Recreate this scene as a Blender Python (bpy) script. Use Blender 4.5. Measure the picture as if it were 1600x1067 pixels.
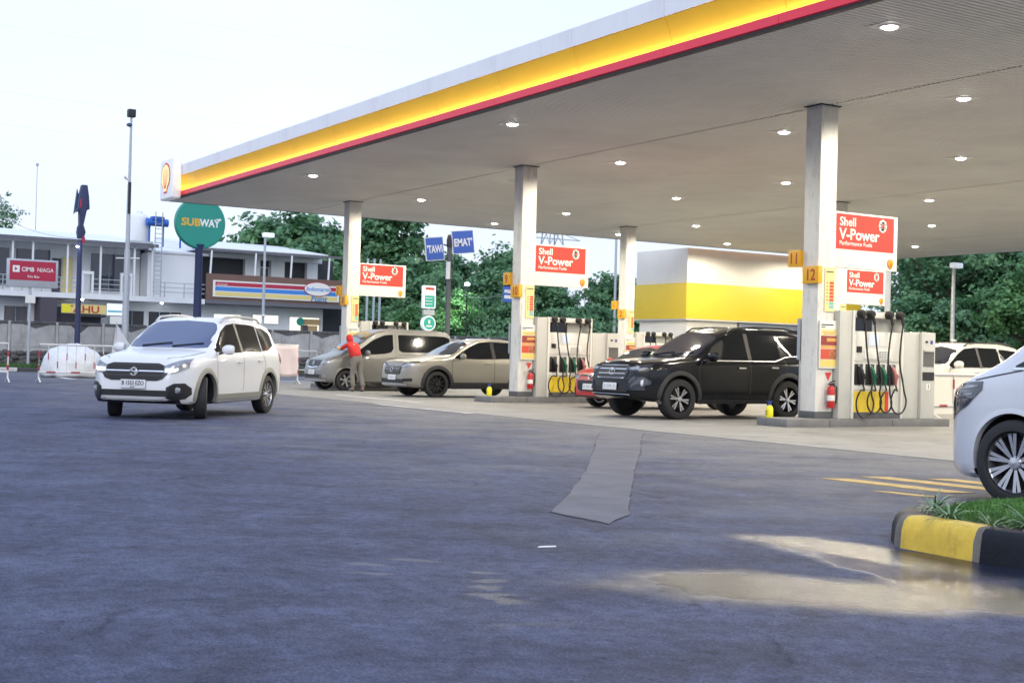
import bpy, bmesh, math, random
from math import sin, cos, pi, radians
from mathutils import Vector, Matrix
from mathutils.bvhtree import BVHTree

for o in list(bpy.data.objects):
    bpy.data.objects.remove(o, do_unlink=True)
SC = bpy.context.scene
COL = SC.collection
random.seed(7)

# ------------------------------------------------------------------ camera
CAM = Vector((17.706, -17.276, 1.10))
YAW, PITCH, ROLL = -1.02133, 0.01194, 0.02634
cd = bpy.data.cameras.new('camera')
cd.sensor_width = 36.0
cd.lens = 47.07
cd.clip_start = 0.1
cd.clip_end = 3000.0
cd.dof.use_dof = True
cd.dof.focus_distance = 13.0
cd.dof.aperture_fstop = 8.0
cam = bpy.data.objects.new('camera', cd)
COL.objects.link(cam)
fw = Vector((sin(YAW) * cos(PITCH), cos(YAW) * cos(PITCH), sin(PITCH)))
rt = Vector((cos(YAW), -sin(YAW), 0))
up = rt.cross(fw)
r2 = cos(ROLL) * rt + sin(ROLL) * up
u2 = -sin(ROLL) * rt + cos(ROLL) * up
cam.matrix_world = Matrix(((r2.x, u2.x, -fw.x, CAM.x), (r2.y, u2.y, -fw.y, CAM.y), (r2.z, u2.z, -fw.z, CAM.z), (0, 0, 0, 1)))
SC.camera = cam

# ------------------------------------------------------------------ sky: dusk, thin even cloud
SUN_EL, SUN_AZ = radians(32), radians(128)
world = bpy.data.worlds.new('World')
SC.world = world
world.use_nodes = True
wn, wl = world.node_tree.nodes, world.node_tree.links
bg = wn['Background']
bg.inputs[1].default_value = 0.10
sky = wn.new('ShaderNodeTexSky')
sky.sky_type = 'NISHITA'
sky.sun_disc = False
sky.sun_elevation = SUN_EL
sky.sun_rotation = SUN_AZ
sky.dust_density = 3.0
tc = wn.new('ShaderNodeTexCoord')
sepw = wn.new('ShaderNodeSeparateXYZ')
wl.new(tc.outputs['Generated'], sepw.inputs[0])
rampw = wn.new('ShaderNodeValToRGB')
rampw.color_ramp.elements[0].position = 0.0
rampw.color_ramp.elements[0].color = (8.3, 9.0, 10.6, 1)
rampw.color_ramp.elements[1].position = 0.75
rampw.color_ramp.elements[1].color = (7.2, 9.0, 13.2, 1)
e = rampw.color_ramp.elements.new(0.22)
e.color = (8.5, 9.9, 12.0, 1)
wl.new(sepw.outputs['Z'], rampw.inputs['Fac'])
cn = wn.new('ShaderNodeTexNoise')
cn.inputs['Scale'].default_value = 2.2
cn.inputs['Detail'].default_value = 5
mapw = wn.new('ShaderNodeMapping')
mapw.inputs['Scale'].default_value = (1, 1, 3.5)
wl.new(tc.outputs['Generated'], mapw.inputs[0])
wl.new(mapw.outputs[0], cn.inputs['Vector'])
cr = wn.new('ShaderNodeMapRange')
cr.inputs[1].default_value = 0.3
cr.inputs[2].default_value = 0.7
cr.inputs[3].default_value = 0.93
cr.inputs[4].default_value = 1.05
wl.new(cn.outputs['Fac'], cr.inputs[0])
mulw = wn.new('ShaderNodeVectorMath')
mulw.operation = 'SCALE'
wl.new(rampw.outputs['Color'], mulw.inputs[0])
wl.new(cr.outputs[0], mulw.inputs['Scale'])
mixw = wn.new('ShaderNodeMix')
mixw.data_type = 'RGBA'
mixw.inputs[0].default_value = 0.88
wl.new(sky.outputs[0], mixw.inputs[6])
wl.new(mulw.outputs[0], mixw.inputs[7])
wl.new(mixw.outputs[2], bg.inputs[0])

sd = bpy.data.lights.new('sun', 'SUN')
sd.energy = 0.9
sd.angle = radians(40)
sd.color = (1.0, 0.95, 0.9)
sun = bpy.data.objects.new('sun', sd)
COL.objects.link(sun)
dsun = Vector((sin(SUN_AZ) * cos(SUN_EL), cos(SUN_AZ) * cos(SUN_EL), sin(SUN_EL)))
sun.rotation_euler = (-dsun).to_track_quat('-Z', 'Y').to_euler()

SC.view_settings.view_transform = 'Standard'
SC.view_settings.look = 'None'
SC.view_settings.exposure = 0.30
SC.view_settings.gamma = 1.0
SC.render.engine = 'CYCLES'
SC.cycles.use_denoising = True
SC.cycles.max_bounces = 6
SC.cycles.diffuse_bounces = 3
SC.cycles.glossy_bounces = 3
SC.cycles.transmission_bounces = 4
SC.cycles.transparent_max_bounces = 6
SC.cycles.caustics_reflective = False
SC.cycles.caustics_refractive = False
SC.cycles.sample_clamp_indirect = 6.0

# ------------------------------------------------------------------ materials
MATS = {}
def nodes_of(name):
    m = bpy.data.materials.new(name)
    m.use_nodes = True
    return m, m.node_tree.nodes, m.node_tree.links, m.node_tree.nodes['Principled BSDF']

def pbr(name, col, rough=0.5, metal=0.0, var=0.0, vscale=4.0, bump=0.0, bscale=60.0, coat=0.0, emit=None, estr=0.0, spec=0.5, dirt=0.0, coords='Object', stretch=(1, 1, 1), rvar=0.0):
    """procedural material: colour + noise variation, optional fine bump and grime with a shape of its own"""
    if name in MATS:
        return MATS[name]
    m, n, l, b = nodes_of(name)
    MATS[name] = m
    b.inputs['Base Color'].default_value = (*col, 1)
    b.inputs['Roughness'].default_value = rough
    b.inputs['Metallic'].default_value = metal
    b.inputs['Specular IOR Level'].default_value = spec
    b.inputs['Coat Weight'].default_value = coat
    b.inputs['Coat Roughness'].default_value = 0.04
    if emit:
        b.inputs['Emission Color'].default_value = (*emit, 1)
        b.inputs['Emission Strength'].default_value = estr
    if var or bump or dirt or rvar:
        t = n.new('ShaderNodeTexCoord')
        mp = n.new('ShaderNodeMapping')
        mp.inputs['Scale'].default_value = stretch
        l.new(t.outputs[coords], mp.inputs[0])
    if var or rvar:
        nz = n.new('ShaderNodeTexNoise')
        nz.inputs['Scale'].default_value = vscale
        nz.inputs['Detail'].default_value = 6
        nz.inputs['Roughness'].default_value = 0.6
        l.new(mp.outputs[0], nz.inputs['Vector'])
    last = None
    if var:
        mr = n.new('ShaderNodeMapRange')
        mr.inputs[1].default_value = 0.25
        mr.inputs[2].default_value = 0.75
        mr.inputs[3].default_value = 1 - var
        mr.inputs[4].default_value = 1 + var
        l.new(nz.outputs['Fac'], mr.inputs[0])
        sc = n.new('ShaderNodeVectorMath')
        sc.operation = 'SCALE'
        sc.inputs[0].default_value = col
        l.new(mr.outputs[0], sc.inputs['Scale'])
        last = sc.outputs[0]
    if dirt:
        nd = n.new('ShaderNodeTexNoise')
        nd.inputs['Scale'].default_value = vscale * 0.7
        nd.inputs['Detail'].default_value = 8
        nd.inputs['Roughness'].default_value = 0.7
        mp2 = n.new('ShaderNodeMapping')
        mp2.inputs['Scale'].default_value = (stretch[0] * 2.2, stretch[1] * 2.2, stretch[2] * 0.5)
        l.new(t.outputs[coords], mp2.inputs[0])
        l.new(mp2.outputs[0], nd.inputs['Vector'])
        r2_ = n.new('ShaderNodeMapRange')
        r2_.inputs[1].default_value = 0.52
        r2_.inputs[2].default_value = 0.72
        r2_.inputs[3].default_value = 0
        r2_.inputs[4].default_value = dirt
        l.new(nd.outputs['Fac'], r2_.inputs[0])
        mx = n.new('ShaderNodeMix')
        mx.data_type = 'RGBA'
        l.new(r2_.outputs[0], mx.inputs[0])
        if last:
            l.new(last, mx.inputs[6])
        else:
            mx.inputs[6].default_value = (*col, 1)
        mx.inputs[7].default_value = (0.06, 0.055, 0.05, 1)
        last = mx.outputs[2]
    if last:
        l.new(last, b.inputs['Base Color'])
    if rvar:
        rr = n.new('ShaderNodeMapRange')
        rr.inputs[1].default_value = 0.3
        rr.inputs[2].default_value = 0.7
        rr.inputs[3].default_value = max(0.02, rough - rvar)
        rr.inputs[4].default_value = min(1, rough + rvar)
        l.new(nz.outputs['Fac'], rr.inputs[0])
        l.new(rr.outputs[0], b.inputs['Roughness'])
    if bump:
        nb = n.new('ShaderNodeTexNoise')
        nb.inputs['Scale'].default_value = bscale
        nb.inputs['Detail'].default_value = 4
        l.new(mp.outputs[0], nb.inputs['Vector'])
        bp = n.new('ShaderNodeBump')
        bp.inputs['Strength'].default_value = bump
        bp.inputs['Distance'].default_value = 0.01
        l.new(nb.outputs['Fac'], bp.inputs['Height'])
        l.new(bp.outputs[0], b.inputs['Normal'])
    return m

def M(name):
    return MATS[name]

pbr('white_paint', (0.74, 0.74, 0.72), 0.45, var=0.04, dirt=0.10, vscale=2)
pbr('column_paint', (0.74, 0.73, 0.69), 0.5, var=0.06, dirt=0.42, vscale=4.5)
pbr('cream_panel', (0.72, 0.70, 0.64), 0.45, var=0.03, vscale=2)
pbr('grey_panel', (0.50, 0.50, 0.47), 0.45, var=0.04, vscale=3, dirt=0.08)
pbr('soffit', (0.74, 0.73, 0.70), 0.5, var=0.09, vscale=0.45, dirt=0.10)
pbr('dark_trim', (0.022, 0.022, 0.025), 0.55, var=0.15, vscale=10)
pbr('rubber', (0.018, 0.018, 0.019), 0.75, var=0.2, vscale=20)
pbr('black_plastic', (0.010, 0.010, 0.012), 0.4)
pbr('chrome', (0.75, 0.75, 0.77), 0.18, metal=1.0)
pbr('steel', (0.42, 0.44, 0.46), 0.4, metal=0.7, var=0.1)
pbr('galv', (0.45, 0.48, 0.52), 0.45, metal=0.4, var=0.08, vscale=5)
pbr('yellow_panel', (0.82, 0.55, 0.045), 0.35, var=0.04, vscale=1.0)
pbr('yellow_band', (0.74, 0.54, 0.04), 0.45, var=0.03)
pbr('yellow_box', (0.80, 0.42, 0.015), 0.4)
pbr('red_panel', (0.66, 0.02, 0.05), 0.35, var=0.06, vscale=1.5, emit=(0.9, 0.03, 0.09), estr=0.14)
pbr('red_sign', (0.62, 0.045, 0.03), 0.4)
pbr('red_letter', (0.45, 0.03, 0.015), 0.5)
pbr('white_letter', (0.82, 0.82, 0.80), 0.45)
pbr('sign_white', (0.78, 0.77, 0.73), 0.4)
pbr('red_paint', (0.50, 0.02, 0.02), 0.35)
pbr('concrete_island', (0.17, 0.17, 0.175), 0.8, var=0.25, vscale=3, bump=0.3, dirt=0.3)
pbr('plinth', (0.10, 0.105, 0.115), 0.7, var=0.15, dirt=0.2)
pbr('asphalt_dark', (0.04, 0.04, 0.045), 0.9)
pbr('glass_dark', (0.006, 0.008, 0.011), 0.04, spec=0.5)
pbr('windscreen_painted_sky', (0.022, 0.038, 0.11), 0.05, spec=1.0, coat=0.5)  # blue of the reflected sky put into the base colour
pbr('fascia_white', (0.84, 0.84, 0.86), 0.4, var=0.03, dirt=0.08, vscale=1.5)
pbr('windscreen_glass', (0.010, 0.016, 0.034), 0.05, spec=1.0, coat=0.5)
pbr('hose', (0.012, 0.012, 0.013), 0.5)
pbr('green_plastic', (0.01, 0.13, 0.07), 0.35)
pbr('pink_plastic', (0.45, 0.16, 0.15), 0.4)
pbr('bluegrey', (0.06, 0.09, 0.16), 0.5)

# ------------------------------------------------------------------ mesh helpers
class MB:
    """collects shapes, then links them as ONE mesh object"""
    def __init__(s):
        s.v, s.f, s.m = [], [], []
        s.mats = []
    def mi(s, mat):
        if mat is None:
            return 0
        if mat not in s.mats:
            s.mats.append(mat)
        return s.mats.index(mat)
    def add(s, v, f, mat=None):
        o = len(s.v)
        s.v += [tuple(p) for p in v]
        s.f += [tuple(i + o for i in q) for q in f]
        s.m += [s.mi(mat)] * len(f)
        return s
    def box(s, x0, x1, y0, y1, z0, z1, mat=None):
        v = [(x, y, z) for z in (z0, z1) for y in (y0, y1) for x in (x0, x1)]
        return s.add(v, [(0, 2, 3, 1), (4, 5, 7, 6), (0, 1, 5, 4), (2, 6, 7, 3), (0, 4, 6, 2), (1, 3, 7, 5)], mat)
    def bar(s, a, b, w, h=None, mat=None, upv=(0, 0, 1)):
        """rectangular bar from a to b"""
        h = h or w
        a, b = Vector(a), Vector(b)
        d = (b - a).normalized()
        u = Vector(upv)
        if abs(d.dot(u)) > 0.98:
            u = Vector((1, 0, 0))
        r = d.cross(u).normalized()
        u = r.cross(d).normalized()
        v = []
        for p in (a, b):
            for sx, sy in ((-1, -1), (1, -1), (1, 1), (-1, 1)):
                v.append(p + r * sx * w / 2 + u * sy * h / 2)
        return s.add(v, [(3, 2, 1, 0), (4, 5, 6, 7), (0, 1, 5, 4), (1, 2, 6, 5), (2, 3, 7, 6), (3, 0, 4, 7)], mat)
    def tube(s, pts, r, n=8, mat=None, caps=True):
        """round tube along a polyline; r number or list"""
        pts = [Vector(p) for p in pts]
        rs = r if isinstance(r, (list, tuple)) else [r] * len(pts)
        v, f = [], []
        ref = Vector((0.13, 0.31, 0.94)).normalized()
        for i, p in enumerate(pts):
            d = (pts[min(i + 1, len(pts) - 1)] - pts[max(i - 1, 0)]).normalized()
            if abs(d.dot(ref)) > 0.95:
                ref = Vector((0.9, 0.2, 0.1)).normalized()
            a = d.cross(ref).normalized()
            b = d.cross(a).normalized()
            for k in range(n):
                t = 2 * pi * k / n
                v.append(p + (a * cos(t) + b * sin(t)) * rs[i])
        for i in range(len(pts) - 1):
            for k in range(n):
                k2 = (k + 1) % n
                f.append((i * n + k, i * n + k2, (i + 1) * n + k2, (i + 1) * n + k))
        if caps:
            f.append(tuple(range(n - 1, -1, -1)))
            f.append(tuple(range((len(pts) - 1) * n, len(pts) * n)))
        return s.add(v, f, mat)
    def lathe(s, prof, c=(0, 0, 0), axis='z', n=24, mat=None, closed=False, caps=True):
        """profile [(r, h)] turned about an axis through c"""
        v, f = [], []
        for r, h in prof:
            for k in range(n):
                t = 2 * pi * k / n
                a, b = r * cos(t), r * sin(t)
                p = {'z': (a, b, h), 'y': (a, h, -b), 'x': (h, a, b)}[axis]
                v.append((p[0] + c[0], p[1] + c[1], p[2] + c[2]))
        m = len(prof)
        for i in range(m - 1 + (1 if closed else 0)):
            j = (i + 1) % m
            for k in range(n):
                k2 = (k + 1) % n
                f.append((i * n + k, i * n + k2, j * n + k2, j * n + k))
        if not closed and caps:
            if prof[0][0] > 1e-4:
                f.append(tuple(range(n - 1, -1, -1)))
            if prof[-1][0] > 1e-4:
                f.append(tuple(range((m - 1) * n, m * n)))
        return s.add(v, f, mat)
    def prism(s, poly, a, b, axis='y', mat=None):
        """2-D polygon extruded from a to b along axis; poly coords are the other two axes in order"""
        n = len(poly)
        def P(p, h):
            return {'y': (p[0], h, p[1]), 'x': (h, p[0], p[1]), 'z': (p[0], p[1], h)}[axis]
        v = [P(p, a) for p in poly] + [P(p, b) for p in poly]
        f = [tuple(range(n - 1, -1, -1)), tuple(range(n, 2 * n))]
        f += [(i, (i + 1) % n, n + (i + 1) % n, n + i) for i in range(n)]
        return s.add(v, f, mat)
    def mesh(s, name, mat=None, bevel=0.0, smooth=False, sharp=35, seg=2, fixn=True):
        me = bpy.data.meshes.new(name)
        me.from_pydata(s.v, [], s.f)
        for mm in (s.mats or [mat]):
            me.materials.append(MATS[mm] if isinstance(mm, str) else mm)
        if s.mats:
            for i, p in enumerate(me.polygons):
                p.material_index = s.m[i]
        if fixn or bevel:
            bm = bmesh.new()
            bm.from_mesh(me)
            if fixn:
                bmesh.ops.recalc_face_normals(bm, faces=bm.faces)
            if bevel:
                es = [e for e in bm.edges if len(e.link_faces) == 2 and e.calc_face_angle(0) > radians(30)]
                bmesh.ops.bevel(bm, geom=es, offset=bevel, segments=seg, profile=0.6, affect='EDGES', clamp_overlap=True)
            bm.to_mesh(me)
            bm.free()
        if smooth or bevel:
            me.polygons.foreach_set('use_smooth', [True] * len(me.polygons))
            me.set_sharp_from_angle(angle=radians(sharp))
        me.update()
        return me
    def build(s, name, mat=None, parent=None, loc=None, rot=None, **k):
        o = bpy.data.objects.new(name, s.mesh(name, mat, **k))
        COL.objects.link(o)
        if parent:
            o.parent = parent
        if loc:
            o.location = loc
        if rot:
            o.rotation_euler = rot
        return o

def link(name, me, parent=None, loc=None, rot=None, scale=None):
    o = bpy.data.objects.new(name, me)
    COL.objects.link(o)
    if parent:
        o.parent = parent
    if loc:
        o.location = loc
    if rot:
        o.rotation_euler = rot
    if scale:
        o.scale = scale
    return o

def empty(name, loc=(0, 0, 0), rz=0.0):
    o = bpy.data.objects.new(name, None)
    o.empty_display_size = 0.2
    COL.objects.link(o)
    o.location = loc
    o.rotation_euler = (0, 0, rz)
    return o

def tag(o, label=None, cat=None, group=None, kind=None):
    if label: o['label'] = label
    if cat: o['category'] = cat
    if group: o['group'] = group
    if kind: o['kind'] = kind
    return o

def copy_tree(o, parent=None):
    c = o.copy()
    COL.objects.link(c)
    c.parent = parent
    for ch in list(o.children):
        copy_tree(ch, c)
    return c

def text(s, name, mat, parent, size, loc, rot, bold=0.0, shear=0.0, depth=0.004, sx=1.0, align='LEFT', space=1.0):
    """lettering as a mesh; lies in its local XY plane"""
    cu = bpy.data.curves.new(name, 'FONT')
    cu.body = s
    cu.size = size
    cu.offset = bold * size
    cu.extrude = depth
    cu.shear = shear
    cu.align_x = align
    cu.resolution_u = 4
    cu.space_character = space
    to = bpy.data.objects.new('tmp_text', cu)
    COL.objects.link(to)
    dg = bpy.context.evaluated_depsgraph_get()
    me = bpy.data.meshes.new_from_object(to.evaluated_get(dg))
    bpy.data.objects.remove(to, do_unlink=True)
    me.name = name
    me.materials.clear()
    me.materials.append(MATS[mat])
    o = bpy.data.objects.new(name, me)
    COL.objects.link(o)
    o.parent = parent
    o.location = loc
    o.rotation_euler = rot
    o.scale = (sx, 1, 1)
    return o

# text facing +X (reads along +Y) / facing -Y (reads along +X)
FACE_X = (radians(90), 0, radians(90))
FACE_Y = (radians(90), 0, 0)
# ------------------------------------------------------------------ ground
def asphalt_material():
    m, n, l, b = nodes_of('asphalt')
    MATS['asphalt'] = m
    t = n.new('ShaderNodeTexCoord')
    def noise(scale, det=5, rough=0.6, stretch=None, dist=0.0):
        z = n.new('ShaderNodeTexNoise')
        z.inputs['Scale'].default_value = scale
        z.inputs['Detail'].default_value = det
        z.inputs['Roughness'].default_value = rough
        z.inputs['Distortion'].default_value = dist
        if stretch:
            m0 = n.new('ShaderNodeMapping')
            m0.inputs['Rotation'].default_value = (0, 0, -1.02)
            l.new(t.outputs['Object'], m0.inputs[0])
            mp = n.new('ShaderNodeMapping')
            mp.inputs['Scale'].default_value = stretch
            l.new(m0.outputs[0], mp.inputs[0])
            l.new(mp.outputs[0], z.inputs['Vector'])
        else:
            l.new(t.outputs['Object'], z.inputs['Vector'])
        return z.outputs['Fac']
    def rng(src, a, b_, c, d, smooth=False):
        r = n.new('ShaderNodeMapRange')
        if smooth:
            r.interpolation_type = 'SMOOTHSTEP'
        for i, v in enumerate((a, b_, c, d)):
            r.inputs[1 + i].default_value = v
        l.new(src, r.inputs[0])
        return r.outputs[0]
    def math_(op, a, b_):
        x = n.new('ShaderNodeMath')
        x.operation = op
        for i, v in enumerate((a, b_)):
            if isinstance(v, (int, float)):
                x.inputs[i].default_value = v
            else:
                l.new(v, x.inputs[i])
        return x.outputs[0]
    fine = noise(260, 2)
    agg = noise(70, 3)
    med = noise(2.2, 6, 0.65)
    big = noise(0.35, 4, 0.6)
    streak = noise(0.7, 5, 0.6, (0.25, 2.2, 1))
    edge = noise(1.3, 4, 0.5)
    f = math_('MULTIPLY', rng(fine, 0.3, 0.7, 0.45, 1.55), rng(agg, 0.3, 0.7, 0.6, 1.4))
    f = math_('MULTIPLY', f, rng(med, 0.3, 0.7, 0.60, 1.42))
    f = math_('MULTIPLY', f, rng(big, 0.3, 0.7, 0.86, 1.15))
    f = math_('MULTIPLY', f, rng(streak, 0.3, 0.7, 0.84, 1.18))
    f = math_('MULTIPLY', f, rng(noise(1.1, 6, 0.7, (0.18, 1.6, 1)), 0.60, 0.72, 1.0, 1.30))
    f = math_('MULTIPLY', f, rng(noise(11, 6, 0.7), 0.3, 0.7, 0.68, 1.34))
    f = math_('MULTIPLY', f, rng(noise(26, 2, 0.5), 0.66, 0.74, 1.0, 0.45))
    # hairline cracks, dusty flecks and old oil drips
    vo = n.new('ShaderNodeTexVoronoi')
    vo.feature = 'DISTANCE_TO_EDGE'
    vo.inputs['Scale'].default_value = 0.28
    wv = n.new('ShaderNodeVectorMath')
    wv.operation = 'MULTIPLY_ADD'
    nzc = n.new('ShaderNodeTexNoise')
    nzc.inputs['Scale'].default_value = 1.6
    nzc.inputs['Detail'].default_value = 6
    l.new(t.outputs['Object'], nzc.inputs['Vector'])
    l.new(nzc.outputs['Color'], wv.inputs[0])
    wv.inputs[1].default_value = (0.6, 0.6, 0)
    l.new(t.outputs['Object'], wv.inputs[2])
    l.new(wv.outputs[0], vo.inputs['Vector'])
    ck = math_('MAXIMUM', rng(vo.outputs['Distance'], 0.0, 0.005, 0.62, 1.0), rng(noise(0.5, 3), 0.55, 0.6, 1, 0))
    f = math_('MULTIPLY', f, ck)
    f = math_('MULTIPLY', f, rng(noise(16, 2, 0.5, (0.5, 1.2, 1)), 0.68, 0.74, 1.0, 1.55))
    f = math_('MULTIPLY', f, rng(noise(1.3, 2, 0.4), 0.66, 0.72, 1.0, 0.72))
    # film of water: ellipses in metres with a ragged rim
    def ell(c, rot, rx, ry, ragged, soft=0.55):
        mp = n.new('ShaderNodeMapping')
        mp.vector_type = 'TEXTURE'
        mp.inputs['Location'].default_value = (c[0], c[1], 0)
        mp.inputs['Rotation'].default_value = (0, 0, rot)
        mp.inputs['Scale'].default_value = (rx, ry, 1)
        l.new(t.outputs['Object'], mp.inputs[0])
        ln = n.new('ShaderNodeVectorMath')
        ln.operation = 'LENGTH'
        l.new(mp.outputs[0], ln.inputs[0])
        d = math_('ADD', ln.outputs['Value'], rng(edge, 0.3, 0.7, -ragged, ragged))
        return rng(d, soft, 1.04, 1, 0, True)
    wet = math_('MAXIMUM', ell((12.85, -12.62), radians(45), 1.25, 0.62, 0.25, 0.45), ell((12.3, -11.25), radians(12), 1.45, 0.40, 0.22))
    wet = math_('MAXIMUM', wet, ell((13.7, -11.75), radians(20), 1.2, 0.55, 0.2))
    spots = math_('MULTIPLY', ell((11.95, -14.15), radians(-8), 1.5, 0.45, 0.2), rng(noise(3.0, 1, 0.3, (1.0, 2.0, 1)), 0.60, 0.66, 0, 0.7, True))
    damp = math_('MAXIMUM', wet, math_('MULTIPLY', spots, 0.75))
    # damp edge darkens a little beyond the film
    dk = rng(damp, 0, 1, 1, 0.42)
    f = math_('MULTIPLY', f, dk)
    sc = n.new('ShaderNodeVectorMath')
    sc.operation = 'SCALE'
    sc.inputs[0].default_value = (0.050, 0.058, 0.105)
    l.new(f, sc.inputs['Scale'])
    # pale dust plus painted-in lamp spill, fading to darker ground away from the forecourt
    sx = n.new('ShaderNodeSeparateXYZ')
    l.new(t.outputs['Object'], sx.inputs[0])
    dust_spill = math_('ADD', rng(sx.outputs['Y'], -15.0, -4.2, 0, 1), rng(noise(0.75, 7, 0.68), 0.3, 0.7, -0.60, 0.30))
    dust_spill = math_('MULTIPLY', rng(dust_spill, 0.05, 1.0, 0, 0.85, True), math_('SUBTRACT', 1.0, damp))
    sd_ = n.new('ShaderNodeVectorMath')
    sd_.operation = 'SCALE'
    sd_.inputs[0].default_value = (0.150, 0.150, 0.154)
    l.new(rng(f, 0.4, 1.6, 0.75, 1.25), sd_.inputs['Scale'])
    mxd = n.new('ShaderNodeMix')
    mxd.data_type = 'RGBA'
    l.new(dust_spill, mxd.inputs[0])
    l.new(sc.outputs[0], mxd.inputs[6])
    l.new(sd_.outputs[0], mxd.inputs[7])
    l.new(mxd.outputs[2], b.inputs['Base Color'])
    ro = rng(med, 0.3, 0.7, 0.64, 0.82)
    pool = ell((13.55, -11.45), radians(8), 1.9, 0.42, 0.22, 0.8)
    mixr = n.new('ShaderNodeMix')
    l.new(damp, mixr.inputs[0])
    l.new(ro, mixr.inputs[2])
    mixr.inputs[3].default_value = 0.17
    mixp = n.new('ShaderNodeMix')
    l.new(pool, mixp.inputs[0])
    l.new(mixr.outputs[0], mixp.inputs[2])
    mixp.inputs[3].default_value = 0.09
    l.new(mixp.outputs[0], b.inputs['Roughness'])
    l.new(math_('MAXIMUM', rng(f, 0.35, 1.9, 0.10, 0.62), rng(damp, 0, 1, 0, 0.08)), b.inputs['Specular IOR Level'])
    h = math_('ADD', math_('MULTIPLY', agg, 0.6), math_('MULTIPLY', fine, 0.4))
    bp = n.new('ShaderNodeBump')
    bp.inputs['Distance'].default_value = 0.012
    l.new(rng(damp, 0, 1, 1.0, 0.30), bp.inputs['Strength'])
    l.new(h, bp.inputs['Height'])
    l.new(bp.outputs[0], b.inputs['Normal'])
    return m
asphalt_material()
pbr('concrete', (0.215, 0.212, 0.205), 0.75, var=0.28, vscale=0.7, bump=0.25, bscale=80, dirt=0.6, coords='Generated', stretch=(5, 5, 5), rvar=0.12)
pbr('patch_asphalt', (0.125, 0.122, 0.138), 0.88, var=0.25, vscale=2.5, bump=0.5, bscale=120)
pbr('yellow_mark', (0.52, 0.34, 0.10), 0.75, var=0.25, vscale=6, bump=0.4, bscale=120)
pbr('white_mark', (0.52, 0.52, 0.52), 0.75, var=0.25, vscale=5, bump=0.3)

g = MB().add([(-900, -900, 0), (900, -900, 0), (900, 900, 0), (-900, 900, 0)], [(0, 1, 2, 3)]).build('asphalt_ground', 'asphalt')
tag(g, kind='structure')

apron = MB().box(-30.0, 14.0, -4.38, 29.4, -0.05, 0.002).build('concrete_apron', 'asphalt_dark')
tag(apron, kind='structure')
slab_me = MB().box(0, 4.88, 0, 4.81, -0.04, 0.008).mesh('slab', 'concrete', bevel=0.006, seg=1)
for i in range(9):
    for j in range(7):
        link('slab', slab_me, apron, (-30.0 + i * 4.888 + 0.005, -4.37 + j * 4.825, 0))

rp = random.Random(3)
def ragged(pts, step=0.18, amp=0.014):
    out = []
    for i, a in enumerate(pts):
        b = pts[(i + 1) % len(pts)]
        L = math.hypot(b[0] - a[0], b[1] - a[1])
        k = max(1, int(L / step))
        for q in range(k):
            t = q / k
            out.append((a[0] + (b[0] - a[0]) * t + rp.uniform(-amp, amp), a[1] + (b[1] - a[1]) * t + rp.uniform(-amp, amp)))
    return out
pt = empty('trench_patch', (0, 0, 0))
tag(pt, kind='structure')
for poly in ([(1.0, -5.42), (2.6, -6.62), (2.9, -6.1), (1.12, -4.68)],
             [(2.63, -6.64), (4.2, -7.78), (4.45, -7.25), (2.93, -6.12)],
             [(4.23, -7.80), (6.8, -9.70), (8.6, -11.1), (9.67, -12.0), (10.4, -12.0), (10.0, -11.55), (6.95, -9.22), (4.48, -7.27)]):
    cxp, cyp = sum(p[0] for p in poly) / len(poly), sum(p[1] for p in poly) / len(poly)
    sec = MB().prism(ragged(poly), 0.0015, 0.007, 'z').build('patch_section', 'patch_asphalt', pt)
    big = []
    for p in poly:
        d = Vector((p[0] - cxp, p[1] - cyp))
        d = d + d.normalized() * 0.012
        big.append((cxp + d.x, cyp + d.y))
    MB().prism(ragged(big, 0.1, 0.012), 0.0008, 0.0045, 'z').build('tar_seam', 'asphalt_dark', sec)

for k, (x0, x1, y, sk) in enumerate([(8.15, 9.6, -7.72, 0.10), (8.12, 9.9, -7.14, 0.14), (8.5, 10.3, -6.62, 0.14), (9.25, 9.75, -8.25, 0.05)]):
    w = 0.13 if k < 3 else 0.06
    MB().prism(ragged([(x0, y - w), (x1, y + sk - w), (x1 + 0.1, y + sk + w), (x0 + 0.12, y + w)], 0.15, 0.012), 0.001, 0.0055, 'z').build('painted_stripe', 'yellow_mark', g)
for poly in ([(-27.2, -6.75), (-31.5, -6.5), (-31.5, -6.2), (-27.2, -6.45)],
             [(-9.6, -3.05), (-14.4, -3.0), (-14.4, -2.85), (-9.6, -2.9)], [(-24.0, -1.0), (-26.5, -0.5), (-26.4, -0.35), (-23.9, -0.85)],
             [(-4.5, -4.62), (-8.6, -4.66), (-8.6, -4.52), (-4.5, -4.5)]):
    MB().prism(ragged(poly, 0.3, 0.02), 0.010, 0.0135, 'z').build('painted_line', 'white_mark', g)
# a scrap of paper lying on the tarmac
sp = MB().prism(ragged([(11.13, -13.02), (11.155, -13.05), (11.175, -12.94), (11.155, -12.92)], 0.05, 0.004), 0.001, 0.006, 'z').build('paper_scrap', 'white_letter')
tag(sp, 'thin white paper scrap lying on the tarmac left of the wet patch', 'litter')

# ------------------------------------------------------------------ canopy
CX0, CX1, CY0, CY1, CZ = -24.77, 14.0, -4.35, 27.4, 5.825
canopy = empty('fuel_canopy', (0, 0, 0))
tag(canopy, 'large flat fuel station canopy with glowing yellow and red edge on cream columns', 'canopy')
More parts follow.
